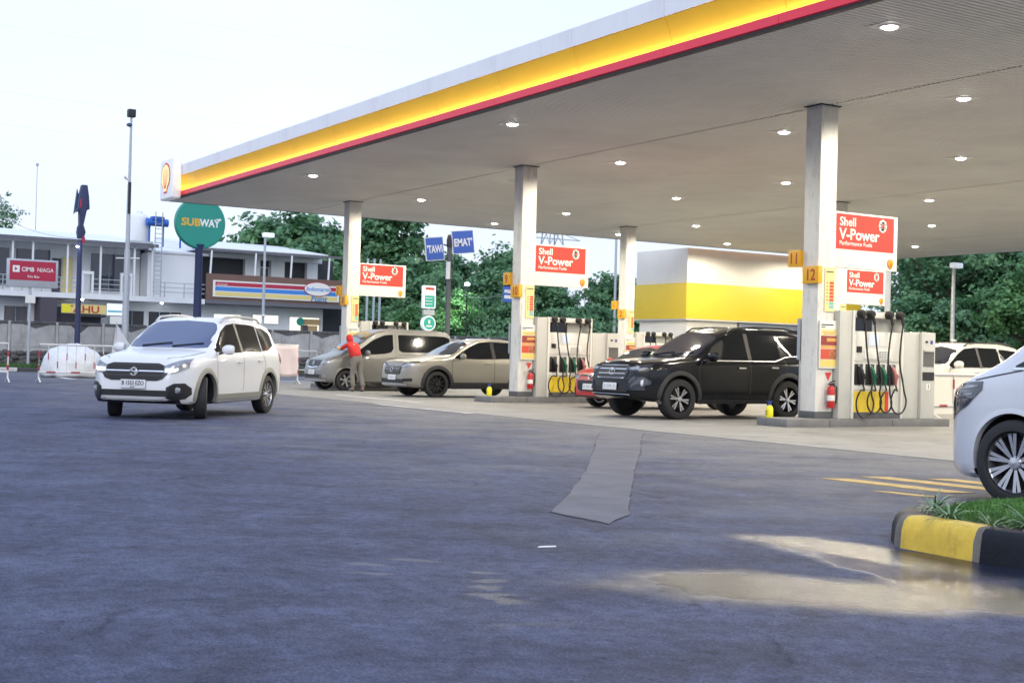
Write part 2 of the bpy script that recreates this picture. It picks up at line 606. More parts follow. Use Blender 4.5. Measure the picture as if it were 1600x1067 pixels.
# ribbed soffit: ribs run front to back, seams at the column rows
def soffit(y0, y1):
    v, f = [], []
    nx = int((CX1 - CX0) / 0.1)
    for i in range(nx):
        x = CX0 + i * 0.1
        for dx, dz in ((0.0, 0.0), (0.060, 0.0), (0.066, 0.022), (0.094, 0.022)):
            v.append((x + dx, y0, CZ + dz)); v.append((x + dx, y1, CZ + dz))
    n = len(v) // 2
    for i in range(n - 1):
        f.append((2 * i, 2 * i + 1, 2 * i + 3, 2 * i + 2))
    return MB().add(v, f).build('soffit', 'soffit', canopy, fixn=False)
for y0, y1 in ((CY0, 0.17), (0.21, 10.83), (10.87, 21.4), (21.44, CY1)):
    soffit(y0, y1)
MB().box(CX0 + 0.05, CX1 - 0.05, CY0 + 0.06, CY1 - 0.05, CZ + 0.035, CZ + 0.5).build('roof_deck', 'grey_panel', canopy)

def fascia_set(length):
    """cross-section in (outward, z): cream drip, red ledge, hollow yellow panel, white cap"""
    red = [(0.0, 5.865), (0.10, 5.865), (0.10, 6.000), (0.0, 6.000)]
    yel = [(-0.06, 6.0)]
    for i in range(9):
        t = i / 8
        yel.append((-0.055 + 0.155 * t ** 1.7, 6.018 + 0.462 * t))
    yel += [(0.06, 6.50), (-0.10, 6.50), (-0.10, 6.0)]
    whi = [(0.075, 6.486), (0.115, 6.486), (0.125, 6.80), (0.10, 6.83), (-0.12, 6.83), (-0.12, 6.50), (0.075, 6.50)]
    led = [(-0.03, 6.012), (0.012, 6.012), (0.012, 6.021), (-0.03, 6.021)]
    dri = [(-0.04, 5.818), (0.07, 5.818), (0.075, 5.852), (-0.04, 5.852)]
    out = {}
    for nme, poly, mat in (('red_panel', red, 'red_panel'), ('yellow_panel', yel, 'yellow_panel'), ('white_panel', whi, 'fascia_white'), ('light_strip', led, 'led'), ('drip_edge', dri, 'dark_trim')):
        out[nme] = MB().prism([(-a, z) for a, z in poly], 0.006, length - 0.006, 'x').mesh(nme, mat, smooth=True, sharp=25)
    return out
pbr('led', (0.9, 0.85, 0.7), 0.5, emit=(1.0, 0.84, 0.42), estr=13.0)
PL = 2.585
fs = fascia_set(PL)
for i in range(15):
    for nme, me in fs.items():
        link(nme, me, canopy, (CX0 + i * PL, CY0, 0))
# the same panels along the far left end, the right end and the back
fe_ = fascia_set((CY1 - CY0) / 12)
for i in range(12):
    for nme, me in fe_.items():
        link(nme, me, canopy, (CX0, CY1 - i * (CY1 - CY0) / 12, 0), (0, 0, -pi / 2))
        link(nme, me, canopy, (CX1, CY0 + i * (CY1 - CY0) / 12, 0), (0, 0, pi / 2))
for i in range(15):
    link('white_panel', fs['white_panel'], canopy, (CX0 + (i + 1) * PL, CY1, 0), (0, 0, pi))
    link('red_panel', fs['red_panel'], canopy, (CX0 + (i + 1) * PL, CY1, 0), (0, 0, pi))
# low roof hump that shows above the edge
MB().prism([(-11.5, 6.0), (-2.5, 6.0), (-4.5, 7.85), (-7.5, 7.85)], 2.0, 16.0, 'y').build('roof_hump', 'plinth', canopy)

CS = 10.18
for cx, cy in ((0, 0), (-CS, 0), (-2 * CS, 0), (-2 * CS, 10.65), (-CS, 10.65), (0, 10.65)):
    c = MB().box(cx - 0.39, cx, cy, cy + 0.41, 0.27, CZ - 0.004).build('column', 'column_paint', canopy, bevel=0.008)
    MB().box(cx - 0.405, cx + 0.012, cy - 0.012, cy + 0.42, 0.15, 0.272).build('plinth', 'plinth', c, bevel=0.01)
    MB().box(cx - 0.43, cx + 0.04, cy - 0.04, cy + 0.45, CZ - 0.018, CZ - 0.002).build('collar', 'dark_trim', c)

# scallop emblem outline
def scallop(w, h, n=40):
    pts = []
    for i in range(n + 1):
        a = radians(-52 + (284) * i / n)
        r = 1.0 + 0.035 * abs(sin(i / n * pi * 7))
        pts.append((cos(a) * r * w / 2, sin(a) * r * h * 0.46 + h * 0.06))
    pts += [(-w * 0.20, -h * 0.42), (-w * 0.18, -h * 0.52), (w * 0.18, -h * 0.52), (w * 0.20, -h * 0.42)]
    return pts
def emblem(parent, loc, rot, w, h, glow=False):
    """yellow scallop with red outline and red ribs, lying in local XY"""
    a = MB().prism(scallop(w, h), 0, 0.012, 'z').build('emblem', 'red_sign', parent, loc, rot)
    MB().prism(scallop(w * 0.88, h * 0.88), 0.010, 0.018, 'z').build('emblem_face', 'emblem_glow' if glow else 'emblem_yellow', a)
    rb = MB()
    for k in range(-3, 4):
        t = radians(90 - k * 20)
        rb.bar((cos(t) * w * 0.10, -h * 0.36, 0.019), (cos(t) * w * 0.39, -h * 0.02 + sin(t) * h * 0.36, 0.019), w * 0.02, 0.004)
    rb.build('emblem_rib', 'red_sign', a)
    return a
pbr('emblem_yellow', (0.80, 0.50, 0.03), 0.4)
pbr('emblem_glow', (0.85, 0.65, 0.3), 0.4, emit=(1.0, 0.72, 0.30), estr=0.55)
pbr('lightbox', (0.80, 0.80, 0.80), 0.4, emit=(0.9, 0.88, 1.0), estr=0.12)
lb = MB().box(-24.25, -22.98, -4.80, -4.49, 5.74, 7.02).build('emblem_light_box', 'lightbox', bevel=0.09, seg=3)
tag(lb, 'white rounded light box with a yellow scallop emblem on the canopy corner', 'sign')
emblem(lb, (-23.615, -4.803, 6.40), FACE_Y, 0.86, 0.90, glow=True)

# ------------------------------------------------------------------ canopy downlights
pbr('lamp_glow', (0.9, 0.9, 0.9), 0.3, emit=(1.0, 0.97, 0.90), estr=22.0)
house_me = MB().lathe([(0.16, -0.002), (0.165, -0.012), (0.14, -0.02), (0.118, -0.018), (0.118, 0.02)], n=24, caps=False).mesh('housing', 'white_paint', smooth=True)
plate_me = MB().box(-0.24, 0.24, -0.24, 0.24, 0.0, 0.008).mesh('plate', 'soffit')
lens_me = MB().lathe([(0.0, -0.05), (0.06, -0.045), (0.10, -0.028), (0.115, -0.012)], n=24).mesh('lens', 'lamp_glow', smooth=True)
ld = bpy.data.lights.new('bulb', 'SPOT')
ld.energy = 540
ld.spot_size = radians(172)
ld.spot_blend = 0.28
ld.shadow_soft_size = 0.08
ld.color = (1.0, 0.90, 0.72)
lamps = [(-15.6, -3.25), (-5.4, -3.25), (4.6, -3.25)]
for y in (1.5, 6.8, 12.2, 17.5, 23.1):
    for x in (-23.0, -18.45, -12.75, -8.22, -2.6, 1.9, 7.5, 12.0):
        lamps.append((x, y))
rows = {-3.25: 'front row under the canopy edge', 1.5: 'row just behind the front columns', 6.8: 'middle row between the column rows', 12.2: 'row just behind the rear columns', 17.5: 'row past the rear columns', 23.1: 'farthest row at the back'}
names_x = ['leftmost', 'second from left', 'third from left', 'fourth from left', 'fifth from left', 'sixth from left', 'seventh from left', 'last at right']
cnt = {}
for x, y in lamps:
    k = cnt.get(y, 0); cnt[y] = k + 1
    if y > 1 and x > 5:
        # beyond the right edge of the picture: only the light the place has
        pass
    d = link('canopy_downlight', lens_me, None, (x, y, CZ - 0.003))
    tag(d, f'lit round ceiling lamp, {names_x[k]} in the {rows[y]}', 'ceiling lamp', 'round lamps in the canopy ceiling')
    link('housing', house_me, d)
    link('mounting_plate', plate_me, d, (0, 0, -0.006))
    b_ = link('bulb', ld, d, (0, 0, -0.075))

# ------------------------------------------------------------------ pump islands
pbr('poster_yellow', (0.74, 0.58, 0.16), 0.5)
pbr('poster_maroon', (0.30, 0.05, 0.04), 0.5, var=0.3, vscale=20)
pbr('poster_photo', (0.42, 0.14, 0.06), 0.5, var=0.6, vscale=16)
pbr('poster_white', (0.76, 0.75, 0.70), 0.5)
pbr('poster_orange', (0.72, 0.36, 0.10), 0.5, var=0.15, vscale=9)
pbr('price_paper', (0.72, 0.66, 0.30), 0.5)
pbr('price_red', (0.60, 0.08, 0.04), 0.5)
pbr('price_blue', (0.16, 0.48, 0.55), 0.5)
pbr('screen', (0.55, 0.60, 0.68), 0.2, emit=(0.6, 0.7, 0.9), estr=0.25)
pbr('pump_white', (0.70, 0.69, 0.64), 0.38, var=0.03, dirt=0.06, vscale=3)
pbr('slot_dark', (0.10, 0.10, 0.10), 0.5, var=0.2)
pbr('bottle_yellow', (0.80, 0.72, 0.02), 0.35)
pbr('bottle_blue', (0.03, 0.05, 0.30), 0.4)

def island(ox, oy, near):
    o = MB().box(ox - 0.52, ox + 0.27, oy - 0.92, oy + 0.1, 0.0, 0.15).box(ox - 0.52, ox + 0.27, oy + 0.106, oy + 1.7, 0.0, 0.149).box(ox - 0.52, ox + 0.27, oy + 1.706, oy + 3.25, 0, 0.15)
    o = o.build('pump_island', 'concrete_island', bevel=0.02)
    tag(o, f'low grey concrete kerb island under the {near}', 'kerb island')
    return o

def dispenser(ox, oy, label):
    """dispenser with its nozzle side towards +X"""
    r = empty('fuel_dispenser', (ox, oy, 0.15))
    tag(r, label, 'fuel pump')
    X = 0.15
    MB().box(-0.40, X - 0.02, 0.44, 0.74, 0, 1.96).build('side_panel', 'grey_panel', r, bevel=0.012)
    fr = MB().box(-0.40, X + 0.01, 0.745, 0.80, 0, 1.97).box(-0.40, X + 0.01, 2.02, 2.07, 0, 1.97)
    fr.build('post', 'pump_white', r, bevel=0.008)
    hd = MB().box(-0.30, X + 0.012, 0.805, 2.015, 1.85, 1.965).build('header', 'pump_white', r, bevel=0.01)
    MB().box(-0.12, -0.06, 0.805, 1.45, 1.60, 1.85).build('screen_back', 'glass_dark', r)
    MB().box(-0.12, -0.06, 1.455, 2.015, 1.60, 1.85).build('filler_panel', 'grey_panel', r)
    up_ = MB().box(-0.38, X - 0.01, 0.805, 2.015, 1.05, 1.60).build('display_head', 'pump_white', r, bevel=0.008)
    MB().box(X - 0.012, X - 0.002, 1.17, 1.42, 1.34, 1.55).build('display_screen', 'screen', up_)
    MB().box(X - 0.012, X - 0.004, 1.45, 1.72, 1.34, 1.55).build('display_panel', 'sign_white', up_)
    MB().box(X - 0.012, X + 0.004, 0.86, 0.99, 1.21, 1.32).build('card_reader', 'black_plastic', up_)
    kp = MB().box(X - 0.012, X + 0.012, 1.05, 1.75, 1.09, 1.27).build('keypad_panel', 'sign_white', up_, bevel=0.01)
    kk = MB()
    for a in range(4):
        for b in range(3):
            kk.box(X + 0.012, X + 0.016, 1.42 + a * 0.07, 1.47 + a * 0.07, 1.12 + b * 0.045, 1.15 + b * 0.045)
    kk.build('key', 'steel', kp)
    lo = MB().box(-0.38, X - 0.03, 0.805, 2.015, 0.0, 1.045).build('cabinet', 'pump_white', r, bevel=0.006)
    MB().box(X - 0.028, X - 0.012, 0.82, 1.62, 0.12, 0.50).build('yellow_door', 'yellow_band', lo)
    MB().box(X - 0.028, X - 0.012, 1.63, 1.72, 0.12, 0.50).build('red_door', 'red_sign', lo)
    MB().box(X - 0.028, X - 0.005, 0.805, 2.015, 0.0, 0.11).build('kick_plate', 'plinth', lo)
    MB().box(X - 0.028, X - 0.01, 0.82, 2.0, 0.53, 0.60).build('drip_tray', 'pump_white', lo, bevel=0.005)
    cols = ('black_plastic', 'green_plastic', 'green_plastic', 'pink_plastic')
    ys = (0.93, 1.22, 1.50, 1.78)
    heads = (0.90, 1.14, 1.62, 1.90)
    for k in range(4):
        y = ys[k]
        bay = MB().box(X - 0.028, X + 0.0, y - 0.10, y + 0.10, 0.62, 1.0).build('nozzle_bay', 'black_plastic', lo, bevel=0.008)
        nz = MB()
        nz.tube([(X + 0.05, y + 0.05, 0.62), (X + 0.07, y + 0.03, 0.76), (X + 0.07, y, 0.88), (X + 0.03, y - 0.02, 0.96)], [0.028, 0.036, 0.034, 0.022], 10)
        nz.tube([(X + 0.08, y + 0.035, 0.70), (X + 0.12, y + 0.05, 0.78), (X + 0.08, y + 0.0, 0.87)], 0.011, 6)
        nob = nz.build('nozzle', cols[k], r, smooth=True)
        MB().tube([(X + 0.03, y - 0.02, 0.95), (X - 0.005, y - 0.03, 0.99)], 0.014, 8).build('spout', 'steel', nob, smooth=True)
        hy = heads[k]
        MB().lathe([(0.0, -0.02), (0.075, -0.01), (0.08, 0.06), (0.055, 0.12), (0.0, 0.13)], (X + 0.01, hy, 1.915), 'x', 16).build('hose_boom', 'rubber', hd, smooth=True)
        lowz = (-0.02, 0.02, 0.06, 0.04)[k]
        dy = (0.22, 0.26, -0.12, -0.08)[k]
        yc, zc_, rc = y - 0.04 + (0.03, -0.02, 0.0, 0.05)[k], 0.30 + (0.0, 0.04, 0.02, 0.05)[k], (0.25, 0.21, 0.18, 0.23)[k]
        loop = [(X + 0.13 + 0.012 * q, yc + rc * cos(radians(35 - q * 38)), zc_ + rc * 1.12 * sin(radians(35 - q * 38))) for q in range(8)]
        pts = [(X + 0.10, hy, 1.90), (X + 0.13, hy + 0.02, 1.80), (X + 0.12, hy + dy * 0.3, 1.45), (X + 0.12, hy + dy * 0.6, 1.05), (X + 0.13, (hy + dy * 0.9 + yc + rc) / 2, 0.72)] + loop + [(X + 0.10, y + 0.04, 0.52), (X + 0.05, y + 0.05, 0.63)]
        # smooth the hose with Catmull-Rom
        sm = []
        P = [Vector(p) for p in pts]
        for i in range(len(P) - 1):
            a, b, c, d_ = P[max(i - 1, 0)], P[i], P[i + 1], P[min(i + 2, len(P) - 1)]
            for q in range(4):
                t = q / 4
                sm.append(0.5 * ((2 * b) + (c - a) * t + (2 * a - 5 * b + 4 * c - d_) * t * t + (3 * b - a - 3 * c + d_) * t ** 3))
        sm.append(P[-1])
        MB().tube(sm, 0.0165, 7).build('hose', 'hose', r, smooth=True)
        MB().tube([sm[1], sm[5]], 0.03, 8).build('hose_sleeve', 'rubber', r, smooth=True)
    return r

def side_cabinet(ox, oy, label):
    r = empty('service_cabinet', (ox, oy, 0.15))
    tag(r, label, 'cabinet')
    MB().box(-0.38, 0.13, 2.10, 2.52, 0, 1.62).build('cabinet_body', 'grey_panel', r, bevel=0.012)
    f = MB().box(-0.38, 0.19, 2.525, 2.90, 0, 1.63).build('cabinet_front', 'grey_panel', r, bevel=0.015)
    MB().box(0.186, 0.196, 2.57, 2.86, 0.98, 1.28).build('shelf_recess', 'slot_dark', f)
    MB().box(0.186, 0.215, 2.57, 2.86, 1.265, 1.30).build('shelf_lip', 'grey_panel', f)
    MB().box(0.186, 0.198, 2.56, 2.87, 0.72, 0.88).build('bin_slot', 'black_plastic', f)
    MB().box(0.186, 0.194, 2.62, 2.69, 1.43, 1.47).build('vent', 'black_plastic', f)
    MB().box(0.186, 0.194, 2.76, 2.82, 1.41, 1.48).build('notice', 'bottle_blue', f)
    MB().box(0.186, 0.193, 2.67, 2.77, 0.55, 0.66).build('pictogram', 'sign_white', f)
    MB().box(0.190, 0.196, 2.715, 2.73, 0.565, 0.645).build('pictogram_mark', 'black_plastic', f)
    return r

def fuel_sign(ox, oy, label):
    r = MB().box(ox - 0.13, ox - 0.01, oy + 0.42, oy + 2.02, 2.90, 3.92).build('price_board', 'sign_white', bevel=0.006)
    tag(r, label, 'sign')
    x = ox - 0.010
    MB().box(x, x + 0.004, oy + 0.43, oy + 1.92, 3.24, 3.885).build('red_face', 'red_sign', r)
    text('Shell', 'lettering', 'white_letter', r, 0.225, (x + 0.004, oy + 0.51, 3.670), FACE_X, bold=0.012)
    text('V-Power', 'lettering', 'white_letter', r, 0.285, (x + 0.004, oy + 0.51, 3.425), FACE_X, bold=0.018)
    text('Performance Fuels', 'lettering', 'white_letter', r, 0.112, (x + 0.004, oy + 0.51, 3.315), FACE_X, bold=0.004)
    fl = MB()
    for k in range(8):
        a = 2 * pi * k / 8
        fl.lathe([(0.0, 0.0), (0.046, 0.0), (0.046, 0.006), (0, 0.006)], (x + 0.003, oy + 1.62 + cos(a) * 0.062, 3.725 + sin(a) * 0.078), 'x', 12)
    fl.build('flower_mark', 'white_letter', r)
    MB().lathe([(0.0, 0.0), (0.034, 0.0), (0.034, 0.012), (0, 0.012)], (x + 0.003, oy + 1.62, 3.725), 'x', 16).build('flower_centre', 'red_sign', r)
    emblem(r, (x + 0.002, oy + 1.84, 3.03), FACE_X, 0.15, 0.17)
    return r

def number_box(s, x0, x1, y, z0, z1, label):
    r = MB().box(x0, x1, y - 0.10, y - 0.004, z0, z1).build('number_box', 'yellow_box', bevel=0.006)
    tag(r, label, 'number sign')
    text(s, 'digits', 'red_letter', r, 0.29, ((x0 + x1) / 2, y - 0.101, (z0 + z1) / 2 - 0.10), FACE_Y, bold=0.008, align='CENTER', sx=0.9)
    return r

def price_strip(ox, oy, label):
    x = ox + 0.004
    r = MB().box(x, x + 0.012, oy + 0.16, oy + 0.40, 2.08, 2.88).build('price_strip', 'price_paper')
    tag(r, label, 'poster')
    for k in range(8):
        z = 2.60 - k * 0.062
        m = 'price_red' if k < 6 else 'price_blue'
        MB().box(x + 0.012, x + 0.015, oy + 0.275, oy + 0.375, z - 0.024, z + 0.024).build('price_row', m, r)
        if k < 7:
            MB().box(x + 0.012, x + 0.014, oy + 0.20, oy + 0.235, z - 0.008, z + 0.01).build('name_row', 'price_blue' if k > 5 else 'red_letter', r)
    MB().box(x + 0.012, x + 0.014, oy + 0.19, oy + 0.37, 2.79, 2.81).build('title_row', 'dark_trim', r)
    return r

def poster(ox, oy, label):
    x = ox + 0.02
    r = MB().box(x, x + 0.03, oy + 0.03, oy + 0.50, 1.05, 1.92).build('poster_frame', 'poster_white', bevel=0.004)
    tag(r, label, 'poster')
    xs, xe = x + 0.03, x + 0.034
    for nme, y0, y1, z0, z1, m in (('picture', 0.055, 0.475, 1.47, 1.64, 'poster_maroon'), ('picture', 0.055, 0.26, 1.22, 1.40, 'price_red'), ('picture', 0.265, 0.475, 1.22, 1.40, 'poster_photo'),
                                   ('strip', 0.055, 0.475, 1.41, 1.465, 'poster_orange'), ('strip', 0.055, 0.475, 1.08, 1.21, 'poster_yellow'), ('strip', 0.055, 0.475, 1.65, 1.76, 'price_paper'), ('title', 0.06, 0.36, 1.83, 1.85, 'dark_trim'), ('title', 0.06, 0.16, 1.79, 1.805, 'dark_trim')):
        MB().box(xs, xe, oy + y0, oy + y1, z0, z1).build(nme, m, r)
    t = MB()
    t.box(xe, xe + 0.002, oy + 0.09, oy + 0.42, 1.70, 1.715).box(xe, xe + 0.002, oy + 0.12, oy + 0.38, 1.67, 1.685).box(xe, xe + 0.002, oy + 0.20, oy + 0.44, 1.54, 1.60)
    t.build('print', 'poster_orange', r)
    return r

def extinguisher(ox, oy, label):
    r = MB().lathe([(0.0, 0.0), (0.062, 0.0), (0.068, 0.015), (0.068, 0.33), (0.055, 0.37), (0.025, 0.395), (0.025, 0.42), (0, 0.42)], (ox + 0.085, oy + 0.30, 0.34), 'z', 20).build('fire_extinguisher', 'red_paint', smooth=True)
    tag(r, label, 'fire extinguisher')
    MB().box(ox + 0.05, ox + 0.12, oy + 0.26, oy + 0.36, 0.757, 0.785).bar((ox + 0.085, oy + 0.27, 0.80), (ox + 0.085, oy + 0.39, 0.83), 0.02).build('handle', 'black_plastic', r)
    MB().tube([(ox + 0.10, oy + 0.33, 0.76), (ox + 0.13, oy + 0.39, 0.72), (ox + 0.13, oy + 0.40, 0.55), (ox + 0.12, oy + 0.385, 0.42)], 0.012, 8).build('hose', 'hose', r, smooth=True)
    MB().lathe([(0.069, 0.0), (0.0695, 0.002), (0.0695, 0.10), (0.069, 0.102)], (ox + 0.085, oy + 0.30, 0.47), 'z', 20).build('label_band', 'poster_white', r, smooth=True)
    s = MB().prism([(oy + 0.22, 0.98), (oy + 0.38, 0.98), (oy + 0.30, 0.83)], ox + 0.004, ox + 0.010, 'x').build('arrow_sign', 'red_sign', r)
    return r

def squash_bottle(x, y, label):
    r = MB().lathe([(0, 0), (0.062, 0.0), (0.068, 0.02), (0.068, 0.15), (0.05, 0.20), (0.03, 0.215), (0.03, 0.225), (0, 0.225)], (x, y, 0.15), 'z', 20).build('spray_bottle', 'bottle_yellow', smooth=True)
    tag(r, label, 'bottle')
    MB().lathe([(0.0, 0), (0.034, 0), (0.034, 0.035), (0.012, 0.04), (0.012, 0.06), (0, 0.06)], (x, y, 0.372), 'z', 14).box(x - 0.06, x + 0.05, y - 0.012, y + 0.012, 0.425, 0.445).build('spray_cap', 'bottle_blue', r, smooth=True)
    for k in range(3):
        MB().box(x - 0.03, x + 0.02, y - 0.0705, y - 0.066, 0.20 + k * 0.03, 0.212 + k * 0.03).build('label_print', 'black_plastic', r)
    return r

ISL = {'12': (0, 0), '10': (-CS, 0), '8': (-2 * CS, 0), '2': (-2 * CS, 10.65), '4': (-CS, 10.65)}
where = {'12': 'nearest column at right', '10': 'middle column of the front row', '8': 'farthest front column by the van', '2': 'rear column before the cream shop', '4': 'rear column hidden behind the nearest one'}
for k, (ox, oy) in ISL.items():
    island(ox, oy, where[k])
    price_strip(ox, oy, f'narrow yellow price list on the {where[k]}')
    poster(ox, oy, f'framed orange and maroon poster on the {where[k]}')
    if k in ('12', '10', '8'):
        extinguisher(ox, oy, f'red fire extinguisher on the {where[k]}')
    dispenser(ox, oy, {'12': 'white fuel dispenser with four black hoses beside the nearest column', '10': 'white fuel dispenser with yellow base beside the middle front column', '8': 'white fuel dispenser top showing above the parked van', '2': 'fuel dispenser beside the rear column before the cream shop', '4': 'fuel dispenser under the smaller rear red sign'}[k])
    side_cabinet(ox, oy, f'grey slotted service cabinet beside the {where[k]}')
    if k != '2':
        fuel_sign(ox, oy, {'12': 'largest red and white fuel sign fixed to the nearest column', '10': 'red and white fuel sign fixed to the middle front column', '8': 'red and white fuel sign above the van on the farthest front column', '4': 'red and white fuel sign seen just below the largest one'}[k])
WORD = {'1': 'one', '2': 'two', '7': 'seven', '8': 'eight', '9': 'nine', '10': 'ten', '11': 'eleven', '12': 'twelve'}
for k, a, b in (('12', '11', '12'), ('10', '9', '10'), ('8', '7', '8'), ('2', '1', '2')):
    ox, oy = ISL[k]
    number_box(b, ox - 0.30, ox + 0.11, oy, 2.58, 2.89, f'yellow box with number {WORD[b]} on the {where[k]}')
    number_box(a, ox - 0.70, ox - 0.40, oy + 0.02, 2.90, 3.20, f'yellow box with number {WORD[a]} sticking out left of the {where[k]}')
squash_bottle(-0.36, -0.76, 'yellow spray bottle with blue cap on the island before the nearest column')
squash_bottle(-10.62, -0.55, 'yellow spray bottle with blue cap on the island before the middle front column')
# thin squeegee pole rail on the far side of each front column
for k in ('12', '10', '8'):
    ox, oy = ISL[k]
    o = MB().tube([(ox - 0.46, oy + 0.05, 0.15), (ox - 0.46, oy + 0.05, 1.95)], 0.022, 8).box(ox - 0.50, ox - 0.42, oy + 0.0, oy + 0.1, 1.2, 1.95).build('pipe_guard', 'steel')
    tag(o, f'slim grey pipe standing left of the {where[k]}', 'pipe')

# ------------------------------------------------------------------ shop
pbr('shop_wall', (0.80, 0.78, 0.72), 0.6, var=0.03, vscale=1.5)
shop = empty('station_shop', (0, 0, 0))
tag(shop, 'cream flat roofed shop with a broad yellow band beyond the pumps', 'building')
SX, SY0, SY1, SZ = -25.25, 17.35, 27.2, 5.78
MB().box(-28.7, SX, SY0, SY1, 4.345, SZ).build('upper_wall', 'shop_wall', shop, bevel=0.02)
MB().box(-28.72, SX + 0.05, SY0 - 0.05, SY1 + 0.05, 2.88, 4.34).build('yellow_band', 'yellow_band', shop, bevel=0.015)
MB().box(-28.74, SX + 0.07, SY0 - 0.07, SY1 + 0.07, 2.82, 2.878).build('band_trim', 'grey_panel', shop)
MB().box(-28.6, SX - 0.15, SY0 + 0.15, 20.2, 0, 2.82).build('lower_wall', 'shop_wall', shop)
MB().box(-28.6, SX - 0.6, 20.25, SY1 - 0.1, 0, 2.82).build('lower_wall', 'shop_wall', shop)
for k in range(5):
    y0 = 20.3 + k * 1.35
    w = MB().box(SX - 0.22, SX - 0.15, y0, y0 + 0.07, 0, 2.8).box(SX - 0.22, SX - 0.15, y0 + 1.27, y0 + 1.34, 0, 2.8).box(SX - 0.22, SX - 0.15, y0 + 0.07, y0 + 1.27, 2.6, 2.8).build('window', 'steel', shop)
    MB().box(SX - 0.20, SX - 0.18, y0 + 0.07, y0 + 1.27, 0.1, 2.6).build('pane', 'glass_dark' if k != 1 else 'poster_white', w)
tf = MB()
# ------------------------------------------------------------------ cars
import numpy as np
def paint(name, col, metal=0.0, rough=0.35, coat=0.5):
    return pbr(name, col, rough, metal=metal, coat=coat, var=0.03, vscale=1.2)
paint('paint_white', (0.66, 0.67, 0.68))
paint('paint_pearl', (0.64, 0.65, 0.68))
paint('paint_cream', (0.64, 0.63, 0.58))
paint('paint_khaki', (0.285, 0.270, 0.235), metal=0.55, rough=0.38)
paint('paint_bronze', (0.205, 0.204, 0.195), metal=0.55, rough=0.38)
pbr('paint_black', (0.006, 0.007, 0.010), 0.12, spec=0.4)
paint('paint_red', (0.42, 0.018, 0.012), rough=0.3)
pbr('alloy', (0.62, 0.62, 0.64), 0.28, metal=0.9)
pbr('alloy_dark', (0.03, 0.03, 0.033), 0.35, metal=0.5)
pbr('brake', (0.10, 0.10, 0.10), 0.5, metal=0.8)
pbr('lamp_clear', (0.27, 0.28, 0.30), 0.08, coat=0.8, metal=0.4, var=0.5, vscale=11)
pbr('lamp_smoke', (0.035, 0.04, 0.055), 0.07, coat=1.0, var=0.4, vscale=6)
pbr('lamp_lit', (0.9, 0.9, 0.85), 0.2, emit=(1.0, 0.97, 0.85), estr=1.1)
pbr('tail_red', (0.40, 0.01, 0.01), 0.15, coat=1.0)
pbr('plate_white', (0.62, 0.63, 0.64), 0.4)
pbr('plate_black', (0.03, 0.03, 0.03), 0.5)
pbr('silver_trim', (0.5, 0.5, 0.51), 0.35, metal=0.6)
pbr('cladding_grey', (0.23, 0.23, 0.20), 0.5)

def lerp_pts(pts, s):
    return np.interp(s, [p[0] for p in pts], [p[1] for p in pts])

def smooth_prof(pts, L, sig):
    g = np.arange(-0.6, L + 0.6, 0.01)
    z = lerp_pts(pts, g)
    k = np.exp(-0.5 * (np.arange(-40, 41) * 0.01 / sig) ** 2)
    k /= k.sum()
    zs = np.convolve(np.pad(z, 40, mode='edge'), k, mode='valid')
    return lambda s: float(np.interp(s, g, zs))

